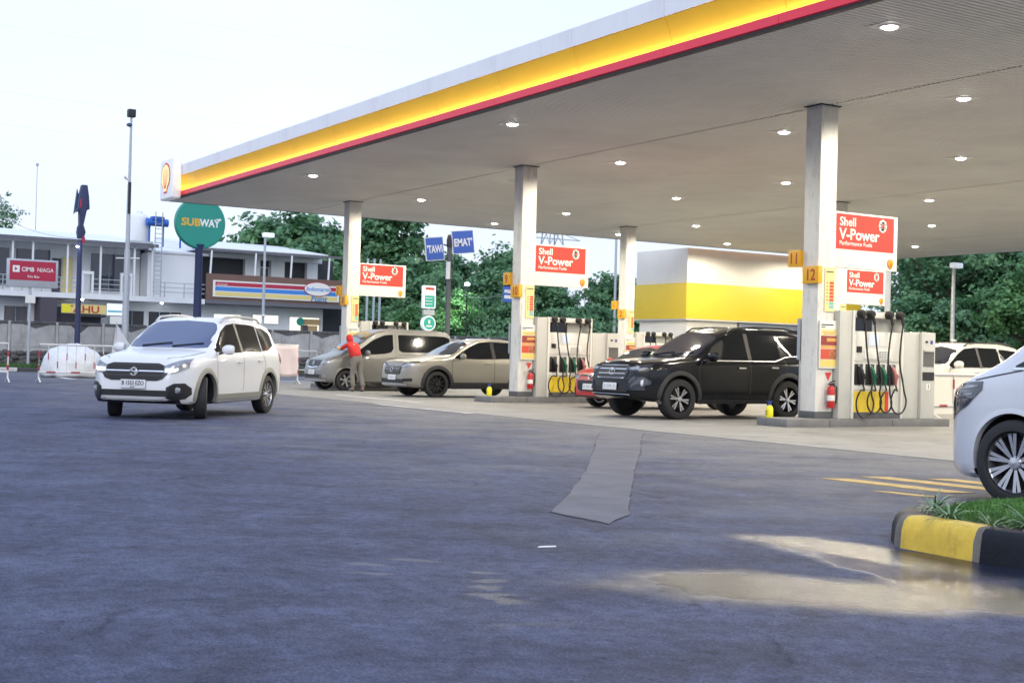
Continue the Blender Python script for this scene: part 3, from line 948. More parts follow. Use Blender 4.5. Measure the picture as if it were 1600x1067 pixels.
def loft(spec):
    L, W = spec['L'], spec['W'] / 2
    topf = smooth_prof(spec['top'], L, spec.get('sig', 0.05))
    beltf = smooth_prof(spec['belt'], L, 0.12)
    botf = smooth_prof(spec['bot'], L, 0.06)
    nose, tail = spec.get('nose', (0.55, 0.40)), spec.get('tail', (0.40, 0.25))
    tum0, href = spec.get('tumble', 0.17), spec.get('href', 0.60)
    ss = sorted(set([0, 0.012, 0.03, 0.055, 0.085, 0.12, 0.16, 0.21, 0.27, 0.34, 0.42] + [L - q for q in (0, 0.015, 0.04, 0.08, 0.13, 0.20, 0.28)] + list(np.linspace(0.5, L - 0.36, 50))))
    rings = []
    for s in ss:
        d = max(0.0, 1 - s / nose[0])
        e = max(0.0, 1 - (L - s) / tail[0])
        w = W * (1 - nose[1] * d ** 2.6 - tail[1] * e ** 2.4)
        zb, zt = botf(s), topf(s)
        zs = min(beltf(s), zt - 0.03)
        H = zs - zb
        Ws = w * 0.965
        half = [(0, zb), (0.6 * w, zb), (0.90 * w, zb + 0.005), (0.965 * w, zb + 0.05), (0.985 * w, zb + 0.13 * min(1, H / 0.5)), (1.0 * w, zb + 0.45 * H), (0.994 * w, zb + 0.68 * H), (0.996 * w, zs - 0.16 * H), (0.985 * w, zs - 0.06 * H), (Ws, zs)]
        hg = zt - zs
        t = min(1, max(0, (hg - 0.12) / 0.2))
        t = t * t * (3 - 2 * t)
        tum = tum0 * hg / href
        ee = min(0.10, hg * 0.4)
        cab = [(Ws - tum * .1, zs + .1 * (hg - ee)), (Ws - tum * .5, zs + .5 * (hg - ee)), (Ws - tum * .93, zs + .93 * (hg - ee)), (Ws - tum - .025, zt - ee * .5), (Ws - tum - .08, zt - ee * .2), (Ws - tum - .2, zt - ee * .05), ((Ws - tum) * .45, zt), (0, zt)]
        hoo = [(Ws * a, zs + hg * b) for a, b in ((.985, .14), (.955, .32), (.90, .52), (.83, .68), (.72, .82), (.55, .92), (.3, .98), (0, 1))]
        half += [(h[0] * (1 - t) + c[0] * t, h[1] * (1 - t) + c[1] * t) for h, c in zip(hoo, cab)]
        rings.append((s, half))
    n = len(rings[0][1])
    v, f, seg = [], [], []
    per = 2 * n - 2
    for s, h in rings:
        x = L / 2 - s
        v += [(x, y, z) for y, z in h] + [(x, -y, z) for y, z in h[-2:0:-1]]
    for i in range(len(rings) - 1):
        for k in range(per):
            k2 = (k + 1) % per
            f.append((i * per + k, i * per + k2, (i + 1) * per + k2, (i + 1) * per + k))
            kk = k if k < n - 1 else per - 1 - k
            seg.append(kk)
    f.append(tuple(range(per - 1, -1, -1))); seg.append(9)
    f.append(tuple(range((len(rings) - 1) * per, len(rings) * per))); seg.append(9)
    return v, f, seg

def make_wheel(parent, x, y, R, spec, steer=0.0):
    """wheel centre at (x, y, R); outer face towards sign(y)"""
    sg = 1 if y > 0 else -1
    Rr = spec.get('rim', R * 0.70)
    w = spec.get('tw', 0.22)
    prof = [(Rr, -w * .42), (Rr + 0.01, -w / 2), (R - 0.035, -w / 2), (R - 0.008, -w * .42), (R, -w * .30), (R, w * .30), (R - 0.008, w * .42), (R - 0.035, w / 2), (Rr + 0.01, w / 2), (Rr, w * .42)]
    o = MB().lathe(prof, axis='y', n=40, closed=True).build('wheel', 'rubber', parent, (x, y, R), (0, 0, steer), smooth=True, sharp=40)
    s = spec.get('spokes', 5)
    face, dark = spec.get('alloys', ('alloy', 'alloy_dark'))
    m = MB()
    yo = sg * w * 0.40
    m.lathe([(Rr - 0.002, sg * w * .44), (Rr - 0.002, -sg * w * .4), (Rr - 0.02, -sg * w * .4), (Rr - 0.022, sg * w * .36), (Rr - 0.016, sg * w * .44)], axis='y', n=40, mat=face if spec.get('lip', True) else dark, caps=False)
    m.lathe([(0.0, -sg * 0.02), (Rr * 0.72, -sg * 0.02), (Rr * 0.72, -sg * 0.035), (0, -sg * 0.035)], axis='y', n=28, mat='brake')
    m.lathe([(0.0, -sg * 0.05), (Rr - 0.02, -sg * 0.05), (Rr - 0.02, -sg * 0.055), (0, -sg * 0.055)], axis='y', n=28, mat=dark)
    m.lathe([(0.0, yo + sg * 0.012), (0.045, yo + sg * 0.008), (0.065, yo - sg * 0.03), (0.065, yo - sg * 0.06)], axis='y', n=18, mat=face, caps=False)
    sw = spec.get('sw', 0.045)
    for k in range(s):
        a = 2 * pi * k / s + 0.2
        for off in spec.get('split', (0.0,)):
            a2 = a + off
            p0 = Vector((cos(a + off * 0.35) * 0.045, yo - sg * 0.015, sin(a + off * 0.35) * 0.045))
            p1 = Vector((cos(a2) * (Rr - 0.012), yo - sg * 0.005, sin(a2) * (Rr - 0.012)))
            side = (p1 - p0).normalized().cross(Vector((0, 1, 0))).normalized()
            vv = []
            for p, ww in ((p0, sw * 0.55), (p1, sw)):
                for q, dy in ((-1, 0), (1, 0), (1.25, -sg * 0.035), (-1.25, -sg * 0.035)):
                    vv.append(p + side * q * ww / 2 + Vector((0, dy, 0)))
            m.add(vv, [(0, 1, 5, 4)], face)
            m.add(vv, [(1, 2, 6, 5), (3, 0, 4, 7), (2, 3, 7, 6)], dark)
    m.build('rim', None, o, smooth=True, sharp=30)
    return o

class Car:
    def __init__(c, name, spec, loc, heading, label):
        c.s = spec
        c.L, c.W = spec['L'], spec['W']
        c.root = empty(name, (loc[0], loc[1], spec.get('z0', 0.008)), heading)
        tag(c.root, label, spec.get('cat', 'car'))
        v, f, seg = loft(spec)
        c.bvh = BVHTree.FromPolygons([Vector(p) for p in v], f)
        me = bpy.data.meshes.new('body')
        me.from_pydata(v, [], f)
        me.materials.append(MATS[spec['paint']])
        me.materials.append(MATS[spec.get('clad', 'dark_trim')])
        me.materials.append(MATS['rubber'])
        cl = spec.get('cladseg', 3)
        for p, sgm in zip(me.polygons, seg):
            p.material_index = 1 if sgm < cl else 0
        bm = bmesh.new(); bm.from_mesh(me)
        bmesh.ops.recalc_face_normals(bm, faces=bm.faces)
        bm.to_mesh(me); bm.free()
        o = bpy.data.objects.new('body', me)
        COL.objects.link(o)
        R = spec['R']
        c.xf = c.L / 2 - spec['fo']
        c.xr = c.xf - spec['wb']
        c.Ra = R + spec.get('gap', 0.055)
        cut = MB()
        hw = c.W / 2
        for x in (c.xf, c.xr):
            for sg in (1, -1):
                cut.lathe([(0, sg * (hw - 0.34)), (c.Ra, sg * (hw - 0.34)), (c.Ra, sg * (hw + 0.2)), (0, sg * (hw + 0.2))], (x, 0, R + 0.01), 'y', 44)
        co = cut.build('tmp_cutter', 'rubber')
        md = o.modifiers.new('cut', 'BOOLEAN')
        md.operation = 'DIFFERENCE'
        md.solver = 'EXACT'
        md.object = co
        dg = bpy.context.evaluated_depsgraph_get()
        m2 = bpy.data.meshes.new_from_object(o.evaluated_get(dg))
        o.modifiers.clear()
        o.data = m2
        bpy.data.objects.remove(co, do_unlink=True)
        m2.name = 'body'
        m2.materials.clear()
        for q in (spec['paint'], spec.get('clad', 'dark_trim'), 'rubber'):
            m2.materials.append(MATS[q])
        for p in m2.polygons:
            if p.material_index > 2: p.material_index = 2
            ctr = p.center
            for x in (c.xf, c.xr):
                if math.hypot(ctr.x - x, ctr.z - R - 0.01) < c.Ra + 0.003 and abs(ctr.y) > hw - 0.345:
                    if abs(p.normal.y) < 0.5 or abs(ctr.y) < hw - 0.33:
                        p.material_index = 2
        m2.polygons.foreach_set('use_smooth', [True] * len(m2.polygons))
        m2.set_sharp_from_angle(angle=radians(38))
        o.parent = c.root
        c.body = o
        for x, st in ((c.xf, spec.get('steer', 0)), (c.xr, 0)):
            for sg in (1, -1):
                make_wheel(c.root, x, sg * (hw - 0.125), R, spec, st)
    def hit(c, side, a, b):
        """point and normal on the body; side L/R use (s, z), F/B use (y, z), T uses (s, y)"""
        if side in 'LR':
            sg = 1 if side == 'L' else -1
            o, d = Vector((c.L / 2 - a, 3 * sg, b)), Vector((0, -sg, 0))
        elif side == 'F':
            o, d = Vector((5, a, b)), Vector((-1, 0, 0))
        elif side == 'B':
            o, d = Vector((-5, a, b)), Vector((1, 0, 0))
        else:
            o, d = Vector((c.L / 2 - a, b, 5)), Vector((0, 0, -1))
        p, n, i, t = c.bvh.ray_cast(o, d)
        if p is None:
            return None, None
        if n.dot(d) > 0:
            n = -n
        return p, n
    def patch(c, name, side, cols, mat, off=0.006, nu=14, nv=6, parent=None, inner=0.012):
        """panel that follows the body: cols = [(u, low, high)...]"""
        us = [q[0] for q in cols]
        grid = []
        for i in range(nu + 1):
            u = us[0] + (us[-1] - us[0]) * i / nu
            lo = float(np.interp(u, us, [q[1] for q in cols])) if us[-1] > us[0] else 0
            hi = float(np.interp(u, us, [q[2] for q in cols]))
            row = []
            for j in range(nv + 1):
                z = lo + (hi - lo) * j / nv
                row.append(c.hit(side, u, z))
            grid.append(row)
        v, idx = [], {}
        f = []
        for i in range(nu + 1):
            for j in range(nv + 1):
                p, n = grid[i][j]
                if p is not None:
                    idx[(i, j)] = len(v)
                    v.append(p + n * off)
        quads = []
        for i in range(nu):
            for j in range(nv):
                ks = [(i, j), (i + 1, j), (i + 1, j + 1), (i, j + 1)]
                if all(k in idx for k in ks):
                    q = [idx[k] for k in ks]
                    # drop cells that leap across a gap
                    if max((v[q[a]] - v[q[(a + 1) % 4]]).length for a in range(4)) < 0.6:
                        quads.append((tuple(q), ks))
        f = [q for q, k in quads]
        # rim going into the body
        cnt = {}
        for q in f:
            for a in range(4):
                e_ = (q[a], q[(a + 1) % 4])
                cnt[tuple(sorted(e_))] = cnt.get(tuple(sorted(e_)), 0) + 1
        inn = {}
        rev = {b: a for a, b in idx.items()}
        for q in list(f):
            for a in range(4):
                p0, p1 = q[a], q[(a + 1) % 4]
                if cnt[tuple(sorted((p0, p1)))] == 1:
                    for p in (p0, p1):
                        if p not in inn:
                            g_ = grid[rev[p][0]][rev[p][1]]
                            inn[p] = len(v)
                            v.append(g_[0] - g_[1] * inner)
                    f.append((p1, p0, inn[p0], inn[p1]))
        if not f:
            return None
        mb = MB().add(v, f)
        return mb.build(name, mat, parent or c.root, smooth=True, sharp=35)
    def both(c, name, cols, mat, **k):
        c.patch(name, 'L', cols, mat, **k)
        c.patch(name, 'R', cols, mat, **k)
    def mirror_f(c, name, cols, mat, side='F', **k):
        c.patch(name, side, cols, mat, **k)
        c.patch(name, side, [(-u, lo, hi) for u, lo, hi in reversed(cols)], mat, **k)
    def arch(c, mat, wdt=0.06, off=0.016):
        for x in (c.xf, c.xr):
            for side in 'LR':
                n = 26
                v, f = [], []
                zc = c.s['R'] + 0.01
                for i in range(n + 1):
                    a = radians(-12 + 204 * i / n)
                    ok = []
                    for r, oo in ((c.Ra - 0.012, off), (c.Ra + wdt * 0.5, off), (c.Ra + wdt, 0.002)):
                        px, pz = x + cos(a) * r, zc + sin(a) * r
                        p, nn = c.hit(side, c.L / 2 - px, max(pz, 0.26))
                        sg = 1 if side == 'L' else -1
                        y = p.y if p is not None else sg * c.W / 2 * 0.97
                        if abs(y) < c.W / 2 * 0.85:
                            y = sg * c.W / 2 * 0.93
                        ok.append((px, y + sg * oo, pz))
                    v += ok + [(ok[0][0], ok[0][1] - (0.06 if side == 'L' else -0.06), ok[0][2])]
                for i in range(n):
                    for k in (0, 1):
                        f.append((i * 4 + k, i * 4 + k + 1, i * 4 + 5 + k, i * 4 + 4 + k))
                    f.append((i * 4 + 3, i * 4, i * 4 + 4, i * 4 + 7))
                MB().add(v, f).build('arch_trim', mat, c.root, smooth=True, sharp=50)
    def mirrors(c, s, z, mat, size=1.0, foot=None):
        for side, sg in (('L', 1), ('R', -1)):
            p, n = c.hit(side, s, z - 0.02)
            x, y = p.x, p.y
            k = size
            o = MB().lathe([(0.0, -0.085), (0.06, -0.08), (0.095, -0.03), (0.10, 0.03), (0.085, 0.085), (0.0, 0.1)], axis='y', n=20).build('side_mirror', mat, c.root, (x + 0.02, y + sg * 0.15 * k, z + 0.05), smooth=True, sharp=60)
            o.scale = (0.62 * k, 1.15 * k, 0.82 * k)
            MB().bar((0, -sg * 0.02, -0.04), (0.01, -sg * 0.17, -0.10), 0.07, 0.035).build('mirror_foot', 'black_plastic', o)
    def handles(c, spots, mat='chrome'):
        for s, z in spots:
            for side, sg in (('L', 1), ('R', -1)):
                p, n = c.hit(side, s, z)
                MB().bar((p.x - 0.09, p.y + sg * 0.03, p.z), (p.x + 0.09, p.y + sg * 0.03, p.z), 0.022, 0.028).box(p.x - 0.085, p.x - 0.065, min(p.y, p.y + sg * 0.03), max(p.y, p.y + sg * 0.03), p.z - 0.01, p.z + 0.01).box(p.x + 0.065, p.x + 0.085, min(p.y, p.y + sg * 0.03), max(p.y, p.y + sg * 0.03), p.z - 0.01, p.z + 0.01).build('door_handle', mat, c.root, bevel=0.005, seg=1)
    def plate(c, z, txt=None, w=0.43, h=0.135, y=0.0, out=0.02):
        p, n = c.hit('F', y, z)
        q, n2 = c.hit('F', y + 0.2, z)
        x = p.x + out
        o = MB().box(-0.008, 0.008, -w / 2, w / 2, -h / 2, h / 2).build('number_plate', 'plate_white', c.root, (x, y, z), (0, radians(-6), 0), bevel=0.004)
        if txt:
            text(txt, 'characters', 'plate_black', o, 0.088, (0.0085, 0, -0.015), FACE_X, bold=0.012, align='CENTER', sx=0.86)
            text('04.27', 'characters', 'plate_black', o, 0.035, (0.0085, 0, -0.058), FACE_X, bold=0.0, align='CENTER')
        else:
            for k in range(7):
                if k not in (1, 5):
                    MB().box(0.008, 0.0095, -0.17 + k * 0.05, -0.14 + k * 0.05, -0.015, 0.03).build('character', 'steel', o)
    def seams(c, lines, mat='plate_black'):
        """door gaps as recessed-looking dark strips following the body: [(s0,z0),(s1,z1)...]"""
        for side in 'LR':
            for ln in lines:
                v, f = [], []
                for i in range(len(ln) - 1):
                    (s0, z0), (s1, z1) = ln[i], ln[i + 1]
                    d = Vector((s1 - s0, z1 - z0)).normalized()
                    nx, nz = -d.y * 0.006, d.x * 0.006
                    k = 8
                    for q in range(k + 1):
                        t = q / k
                        s_, z_ = s0 + (s1 - s0) * t, z0 + (z1 - z0) * t
                        pr_ = []
                        for g_ in (-1, 1):
                            p, n = c.hit(side, s_ + nx * g_, z_ + nz * g_)
                            if p is not None:
                                pr_.append(p + n * 0.0025)
                        if len(pr_) == 2:
                            v += pr_
                            if q and len(v) >= 4:
                                b_ = len(v)
                                f.append((b_ - 4, b_ - 3, b_ - 1, b_ - 2))
                if f:
                    MB().add(v, f).build('door_gap', mat, c.root)
    def top_gap(c, pts, mat='plate_black'):
        """bonnet shut line seen from above: [(s, y)...], mirrored"""
        for sg in (1, -1):
            v, f = [], []
            for i in range(len(pts) - 1):
                (s0, y0), (s1, y1) = pts[i], pts[i + 1]
                for q in range(7):
                    t = q / 6
                    s_, y_ = s0 + (s1 - s0) * t, y0 + (y1 - y0) * t
                    pr_ = []
                    for g_ in (-.006, .006):
                        p, n = c.hit('T', s_, sg * (y_ + g_))
                        if p is not None: pr_.append(p + n * .003)
                    if len(pr_) == 2:
                        v += pr_
                        if q and len(v) >= 4:
                            b_ = len(v); f.append((b_ - 4, b_ - 3, b_ - 1, b_ - 2))
            if f: MB().add(v, f).build('bonnet_gap', mat, c.root)
    def emblem_ring(c, z, w, h, bars, mat='chrome', lift=0.03):
        p, n = c.hit('F', 0, z)
        m = MB()
        pts = [(p.x + lift, cos(2 * pi * i / 28) * w / 2, z + sin(2 * pi * i / 28) * h / 2) for i in range(29)]
        m.tube(pts, 0.010, 6, caps=False)
        for (a, b) in bars:
            m.bar((p.x + lift, a[0] * w / 2, z + a[1] * h / 2), (p.x + lift, b[0] * w / 2, z + b[1] * h / 2), 0.016, 0.018)
        m.build('maker_badge', mat, c.root, smooth=True)

def wipers(c, z, ys):
    m = MB()
    for y0, y1 in ys:
        p, n = c.hit('F', y0, z)
        q, n2 = c.hit('F', y1, z + 0.06)
        m.bar(p + n * 0.02, q + n2 * 0.02, 0.02, 0.015)
    m.build('wiper', 'black_plastic', c.root)

# ---- white crossover driving out, front wheels turned
def crossover():
    spec = dict(L=4.45, W=1.775, R=0.335, wb=2.74, fo=0.86, paint='paint_white', clad='cladding_grey', cladseg=4, steer=radians(24), z0=0.0,
                top=[(0, .58), (.03, .74), (.09, .93), (.16, .985), (.95, 1.085), (1.12, 1.11), (1.98, 1.585), (2.35, 1.645), (3.3, 1.64), (3.95, 1.57), (4.30, 1.12), (4.42, .92), (4.45, .6)],
                belt=[(0, .84), (.6, .93), (1.2, 1.0), (3.7, 1.07), (4.45, 1.02)], bot=[(0, .30), (.2, .25), (.7, .22), (3.9, .24), (4.45, .40)],
                nose=(0.62, 0.34), tumble=0.20, href=0.62, spokes=8, split=(-0.16, 0.16), sw=0.03, rim=0.232, gap=0.06)
    c = Car('crossover_car', spec, (0, 0), 0, 'white crossover with black grille and lit headlamps turning across the tarmac')
    c.patch('windscreen', 'F', [(-.70, 1.13, 1.22), (-.62, 1.12, 1.49), (-.5, 1.115, 1.545), (0, 1.12, 1.57), (.5, 1.115, 1.545), (.62, 1.12, 1.49), (.70, 1.13, 1.22)], 'windscreen_painted_sky', nu=22, nv=8)
    c.both('side_window', [(1.30, 1.06, 1.10), (1.75, 1.055, 1.40), (2.02, 1.055, 1.51), (2.34, 1.06, 1.545)], 'glass_dark')
    c.both('window_pillar', [(2.345, 1.06, 1.55), (2.43, 1.06, 1.55)], 'black_plastic', nu=2)
    c.both('side_window', [(2.44, 1.06, 1.545), (3.0, 1.07, 1.54), (3.28, 1.08, 1.525)], 'glass_dark')
    c.both('side_window', [(3.33, 1.09, 1.52), (3.6, 1.11, 1.49), (3.90, 1.20, 1.40)], 'glass_dark')
    g_ = c.patch('grille', 'F', [(-.56, .70, .75), (-.50, .63, .83), (-.40, .60, .865), (.40, .60, .865), (.50, .63, .83), (.56, .70, .75)], 'black_plastic', off=0.012, nu=20)
    for z0 in (.66, .70, .775, .81):
        c.patch('grille_bar', 'F', [(-.46, z0, z0 + .012), (.46, z0, z0 + .012)], 'black_plastic', off=0.022, nu=16, nv=1, parent=g_)
    c.patch('grille_bar', 'F', [(-.50, .728, .748), (.50, .728, .748)], 'chrome', off=0.028, nu=16, nv=1)
    c.mirror_f('headlamp', [(.50, .72, .83), (.60, .70, .865), (.72, .745, .92), (.815, .80, .94)], 'lamp_clear', off=0.012)
    c.mirror_f('headlamp_glow', [(.52, .735, .785), (.66, .735, .79), (.70, .76, .80)], 'lamp_lit', off=0.020, nu=6, nv=3)
    c.patch('lower_grille', 'F', [(-.62, .36, .455), (.62, .36, .455)], 'black_plastic', off=0.01, nu=20)
    c.patch('skid_plate', 'F', [(-.55, .315, .35), (.55, .315, .35)], 'silver_trim', off=0.025, nu=20, nv=2)
    c.patch('lower_valance', 'F', [(-.72, .262, .31), (.72, .262, .31)], 'black_plastic', off=0.012, nu=20, nv=2)
    c.mirror_f('fog_lamp_surround', [(.56, .34, .50), (.66, .30, .565), (.78, .33, .57), (.84, .40, .50)], 'black_plastic', off=0.012)
    for sg in (1, -1):
        p, n = c.hit('F', sg * .70, .46)
        MB().lathe([(0, 0.03), (0.035, 0.028), (0.05, 0.015), (0.052, -0.02)], (p.x + 0.01, p.y, p.z), 'x', 18).build('fog_lamp', 'lamp_clear', c.root, smooth=True)
    c.arch('cladding_grey', 0.075)
    c.top_gap([(.14, .50), (.30, .66), (.60, .72), (1.08, .74)])
    c.mirrors(1.42, 1.05, 'paint_white')
    c.handles([(2.18, .90), (3.12, .93)], 'paint_white')
    c.seams([[(1.28, .45), (1.25, .95), (1.30, 1.05)], [(2.39, .42), (2.39, 1.05)], [(3.30, .62), (3.42, .85), (3.30, 1.06)]])
    c.patch('side_trim', 'L', [(1.28, .30, .385), (3.18, .31, .395)], 'cladding_grey', off=0.02, nu=12, nv=2)
    c.patch('sill_strip', 'L', [(1.28, .27, .295), (3.18, .28, .305)], 'silver_trim', off=0.028, nu=12, nv=1)
    c.patch('tail_lamp', 'L', [(4.10, .92, 1.05), (4.26, .88, 1.08), (4.36, .98, 1.12)], 'tail_red', off=0.014)
    for sg in (1, -1):
        pts = []
        for s in (1.95, 2.1, 2.6, 3.2, 3.6, 3.75):
            p, n = c.hit('T', s, sg * .60)
            pts.append((p.x, p.y, p.z + (0.055 if 2.0 < s < 3.7 else 0.0)))
        MB().tube(pts, 0.022, 8).build('roof_rail', 'silver_trim', c.root, smooth=True)
    p, n = c.hit('T', 2.25, 0.0)
    MB().tube([(p.x, 0, p.z), (p.x - 0.03, 0, p.z + 0.06)], 0.008, 6).build('aerial', 'black_plastic', c.root)
    wipers(c, 1.13, ((-0.45, 0.05), (0.1, 0.6)))
    c.plate(.545, 'B 1553 EZO', out=0.03)
    # S-shaped angular badge
    p, n = c.hit('F', 0, .737)
    m = MB()
    for a, b in (((-.07, .01), (0, .065)), ((0, .065), (.055, .03)), ((-.05, .02), (.05, -.02)), ((.07, -.01), (0, -.065)), ((0, -.065), (-.055, -.03))):
        m.bar((p.x + .04, a[0], .737 + a[1]), (p.x + .04, b[0], .737 + b[1]), .02, .026)
    m.build('maker_badge', 'chrome', c.root)
    return c
c1 = crossover()
# axle points measured on the tarmac give the pose: left front wheel at (-2.80,-10.44), heading (0.735,-0.678)
hd = Vector((0.735, -0.678)).normalized(); lf = Vector((-hd.y, hd.x))
pf = Vector((-2.86, -10.30)) - lf * (1.775 / 2 * 0.955) - hd * c1.xf * 0.955
c1.root.scale = (0.955, 0.955, 1.0)
c1.root.location = (pf.x, pf.y, 0.0)
c1.root.rotation_euler = (0, 0, math.atan2(hd.y, hd.x))

DOWN = -pi / 2          # nose towards -Y, out of the canopy
# ---- grey-brown van at the far pump
def van():
    spec = dict(L=4.40, W=1.70, R=0.30, wb=2.70, fo=0.72, paint='paint_bronze', cladseg=2, cat='van',
                top=[(0, .50), (.03, .68), (.10, .88), (.2, .94), (.74, 1.12), (.84, 1.17), (1.68, 1.73), (2.1, 1.84), (3.8, 1.84), (4.22, 1.78), (4.36, 1.25), (4.40, .6)],
                belt=[(0, .80), (.4, .92), (.9, 1.03), (2.3, 1.12), (4.4, 1.12)], bot=[(0, .26), (.3, .22), (4.0, .24), (4.4, .36)], nose=(0.6, 0.32), tumble=0.13, href=0.74, spokes=6, sw=0.075, rim=0.195, sig=0.06)
    c = Car('delivery_van', spec, (-18.72, -1.80 + 2.2), DOWN, 'grey brown van being wiped by a person in red beside the far pump')
    c.patch('windscreen', 'F', [(-.68, 1.19, 1.30), (-.60, 1.18, 1.62), (0, 1.17, 1.70), (.60, 1.18, 1.62), (.68, 1.19, 1.30)], 'windscreen_glass', nu=22, nv=8)
    c.patch('sun_strip', 'F', [(-.58, 1.63, 1.655), (0, 1.70, 1.735), (.58, 1.63, 1.655)], 'yellow_mark', nu=12, nv=2, off=0.008)
    c.both('side_window', [(1.05, 1.08, 1.13), (1.6, 1.07, 1.50), (1.95, 1.10, 1.64), (2.20, 1.16, 1.67), (2.24, 1.26, 1.67)], 'glass_dark')
    c.both('side_window', [(2.42, 1.22, 1.66), (2.50, 1.16, 1.67), (4.0, 1.16, 1.66), (4.16, 1.28, 1.60)], 'glass_dark', nu=18)
    c.mirror_f('headlamp', [(.46, .76, .80), (.62, .76, .93), (.76, .80, 1.02)], 'lamp_clear', off=0.012)
    c.patch('grille', 'F', [(-.42, .78, .86), (-.30, .66, .87), (.30, .66, .87), (.42, .78, .86)], 'black_plastic', off=0.01)
    c.patch('grille_bar', 'F', [(-.34, .66, .69), (0, .63, .66), (.34, .66, .69)], 'chrome', off=0.025, nu=10, nv=1)
    c.patch('lower_grille', 'F', [(-.6, .36, .46), (.6, .36, .46)], 'black_plastic', off=0.01)
    c.mirror_f('fog_lamp', [(.62, .38, .46), (.70, .38, .46)], 'lamp_clear', off=0.014, nu=4, nv=3)
    c.patch('bumper_lip', 'F', [(-.68, .27, .31), (.68, .27, .31)], 'silver_trim', off=0.02, nv=2)
    c.emblem_ring(.78, .13, .12, [((-1.2, 0), (1.2, 0))])
    c.plate(.52)
    c.mirrors(1.32, 1.06, 'paint_bronze', 1.05)
    c.handles([(2.20, .98), (2.62, .98)], 'paint_bronze')
    c.seams([[(1.18, .40), (1.16, 1.0)], [(2.32, .35), (2.32, 1.7)], [(3.66, 1.08), (2.36, 1.08)], [(3.66, .55), (3.66, 1.7)]])
    c.arch('paint_bronze', 0.03, 0.006)
    return c
van()

# ---- khaki hatch-backed crossover
def khaki():
    spec = dict(L=4.385, W=1.79, R=0.342, wb=2.61, fo=0.87, paint='paint_khaki', cladseg=3,
                top=[(0, .60), (.03, .78), (.09, .935), (.9, 1.06), (1.2, 1.095), (2.05, 1.49), (2.5, 1.575), (3.0, 1.565), (3.9, 1.42), (4.2, 1.08), (4.36, .9), (4.385, .6)],
                belt=[(0, .84), (.5, .93), (1.3, 1.0), (4.385, 1.03)], bot=[(0, .30), (.3, .24), (.8, .22), (3.9, .24), (4.385, .4)], nose=(0.6, 0.30), tumble=0.20, href=0.56, spokes=10, sw=0.03, rim=0.238,
                alloys=('alloy_dark', 'alloy_dark'), lip=False)
    c = Car('hatch_crossover', spec, (-13.80, -1.62 + 2.19), DOWN, 'khaki crossover with dark wheels waiting left of the middle front column')
    c.patch('windscreen', 'F', [(-.70, 1.115, 1.16), (-.62, 1.11, 1.40), (0, 1.11, 1.50), (.62, 1.11, 1.40), (.70, 1.115, 1.16)], 'windscreen_glass', nu=22, nv=8)
    c.both('side_window', [(1.40, 1.02, 1.06), (1.9, 1.02, 1.34), (2.2, 1.02, 1.46), (2.52, 1.03, 1.485)], 'glass_dark')
    c.both('window_pillar', [(2.525, 1.03, 1.49), (2.63, 1.03, 1.49)], 'black_plastic', nu=2)
    c.both('side_window', [(2.635, 1.03, 1.485), (3.1, 1.05, 1.47), (3.5, 1.09, 1.40), (3.7, 1.16, 1.32)], 'glass_dark')
    c.mirror_f('headlamp', [(.44, .765, .80), (.60, .77, .855), (.80, .81, .905)], 'lamp_clear', off=0.012)
    c.mirror_f('headlamp_brow', [(.42, .805, .825), (.60, .86, .88), (.82, .905, .925)], 'black_plastic', off=0.014, nv=2)
    g_ = c.patch('grille', 'F', [(-.46, .64, .80), (-.40, .58, .80), (.40, .58, .80), (.46, .64, .80)], 'black_plastic', off=0.01)
    for k in range(5):
        z0 = .61 + k * .04
        c.patch('grille_bar', 'F', [(-.40, z0, z0 + .014), (.40, z0, z0 + .014)], 'paint_khaki', off=0.02, nu=12, nv=1, parent=g_)
    c.patch('lower_grille', 'F', [(-.62, .36, .46), (.62, .36, .46)], 'black_plastic', off=0.01)
    c.patch('skid_plate', 'F', [(-.66, .285, .335), (.66, .285, .335)], 'silver_trim', off=0.025, nv=2)
    c.mirror_f('bumper_vent', [(.58, .40, .47), (.78, .41, .49)], 'black_plastic', off=0.012, nu=6)
    c.arch('dark_trim', 0.085)
    c.both('sill_cladding', [(1.28, .245, .40), (3.12, .255, .41)], 'dark_trim', off=0.02, nu=12, nv=2)
    c.top_gap([(.14, .50), (.40, .70), (1.15, .76)])
    c.emblem_ring(.70, .14, .11, [((-.5, .7), (-.5, -.7)), ((.5, .7), (.5, -.7)), ((-.5, 0), (.5, 0))])
    c.plate(.50)
    c.mirrors(1.55, 1.03, 'paint_khaki')
    c.handles([(2.38, .90)], 'paint_khaki')
    c.seams([[(1.30, .45), (1.28, .92), (1.38, 1.01)], [(2.58, .42), (2.58, 1.03)], [(3.5, .62), (3.6, .9), (3.6, 1.05)]])
    for s in (1.9,):
        p, n = c.hit('T', s + .7, 0)
    return c
khaki()

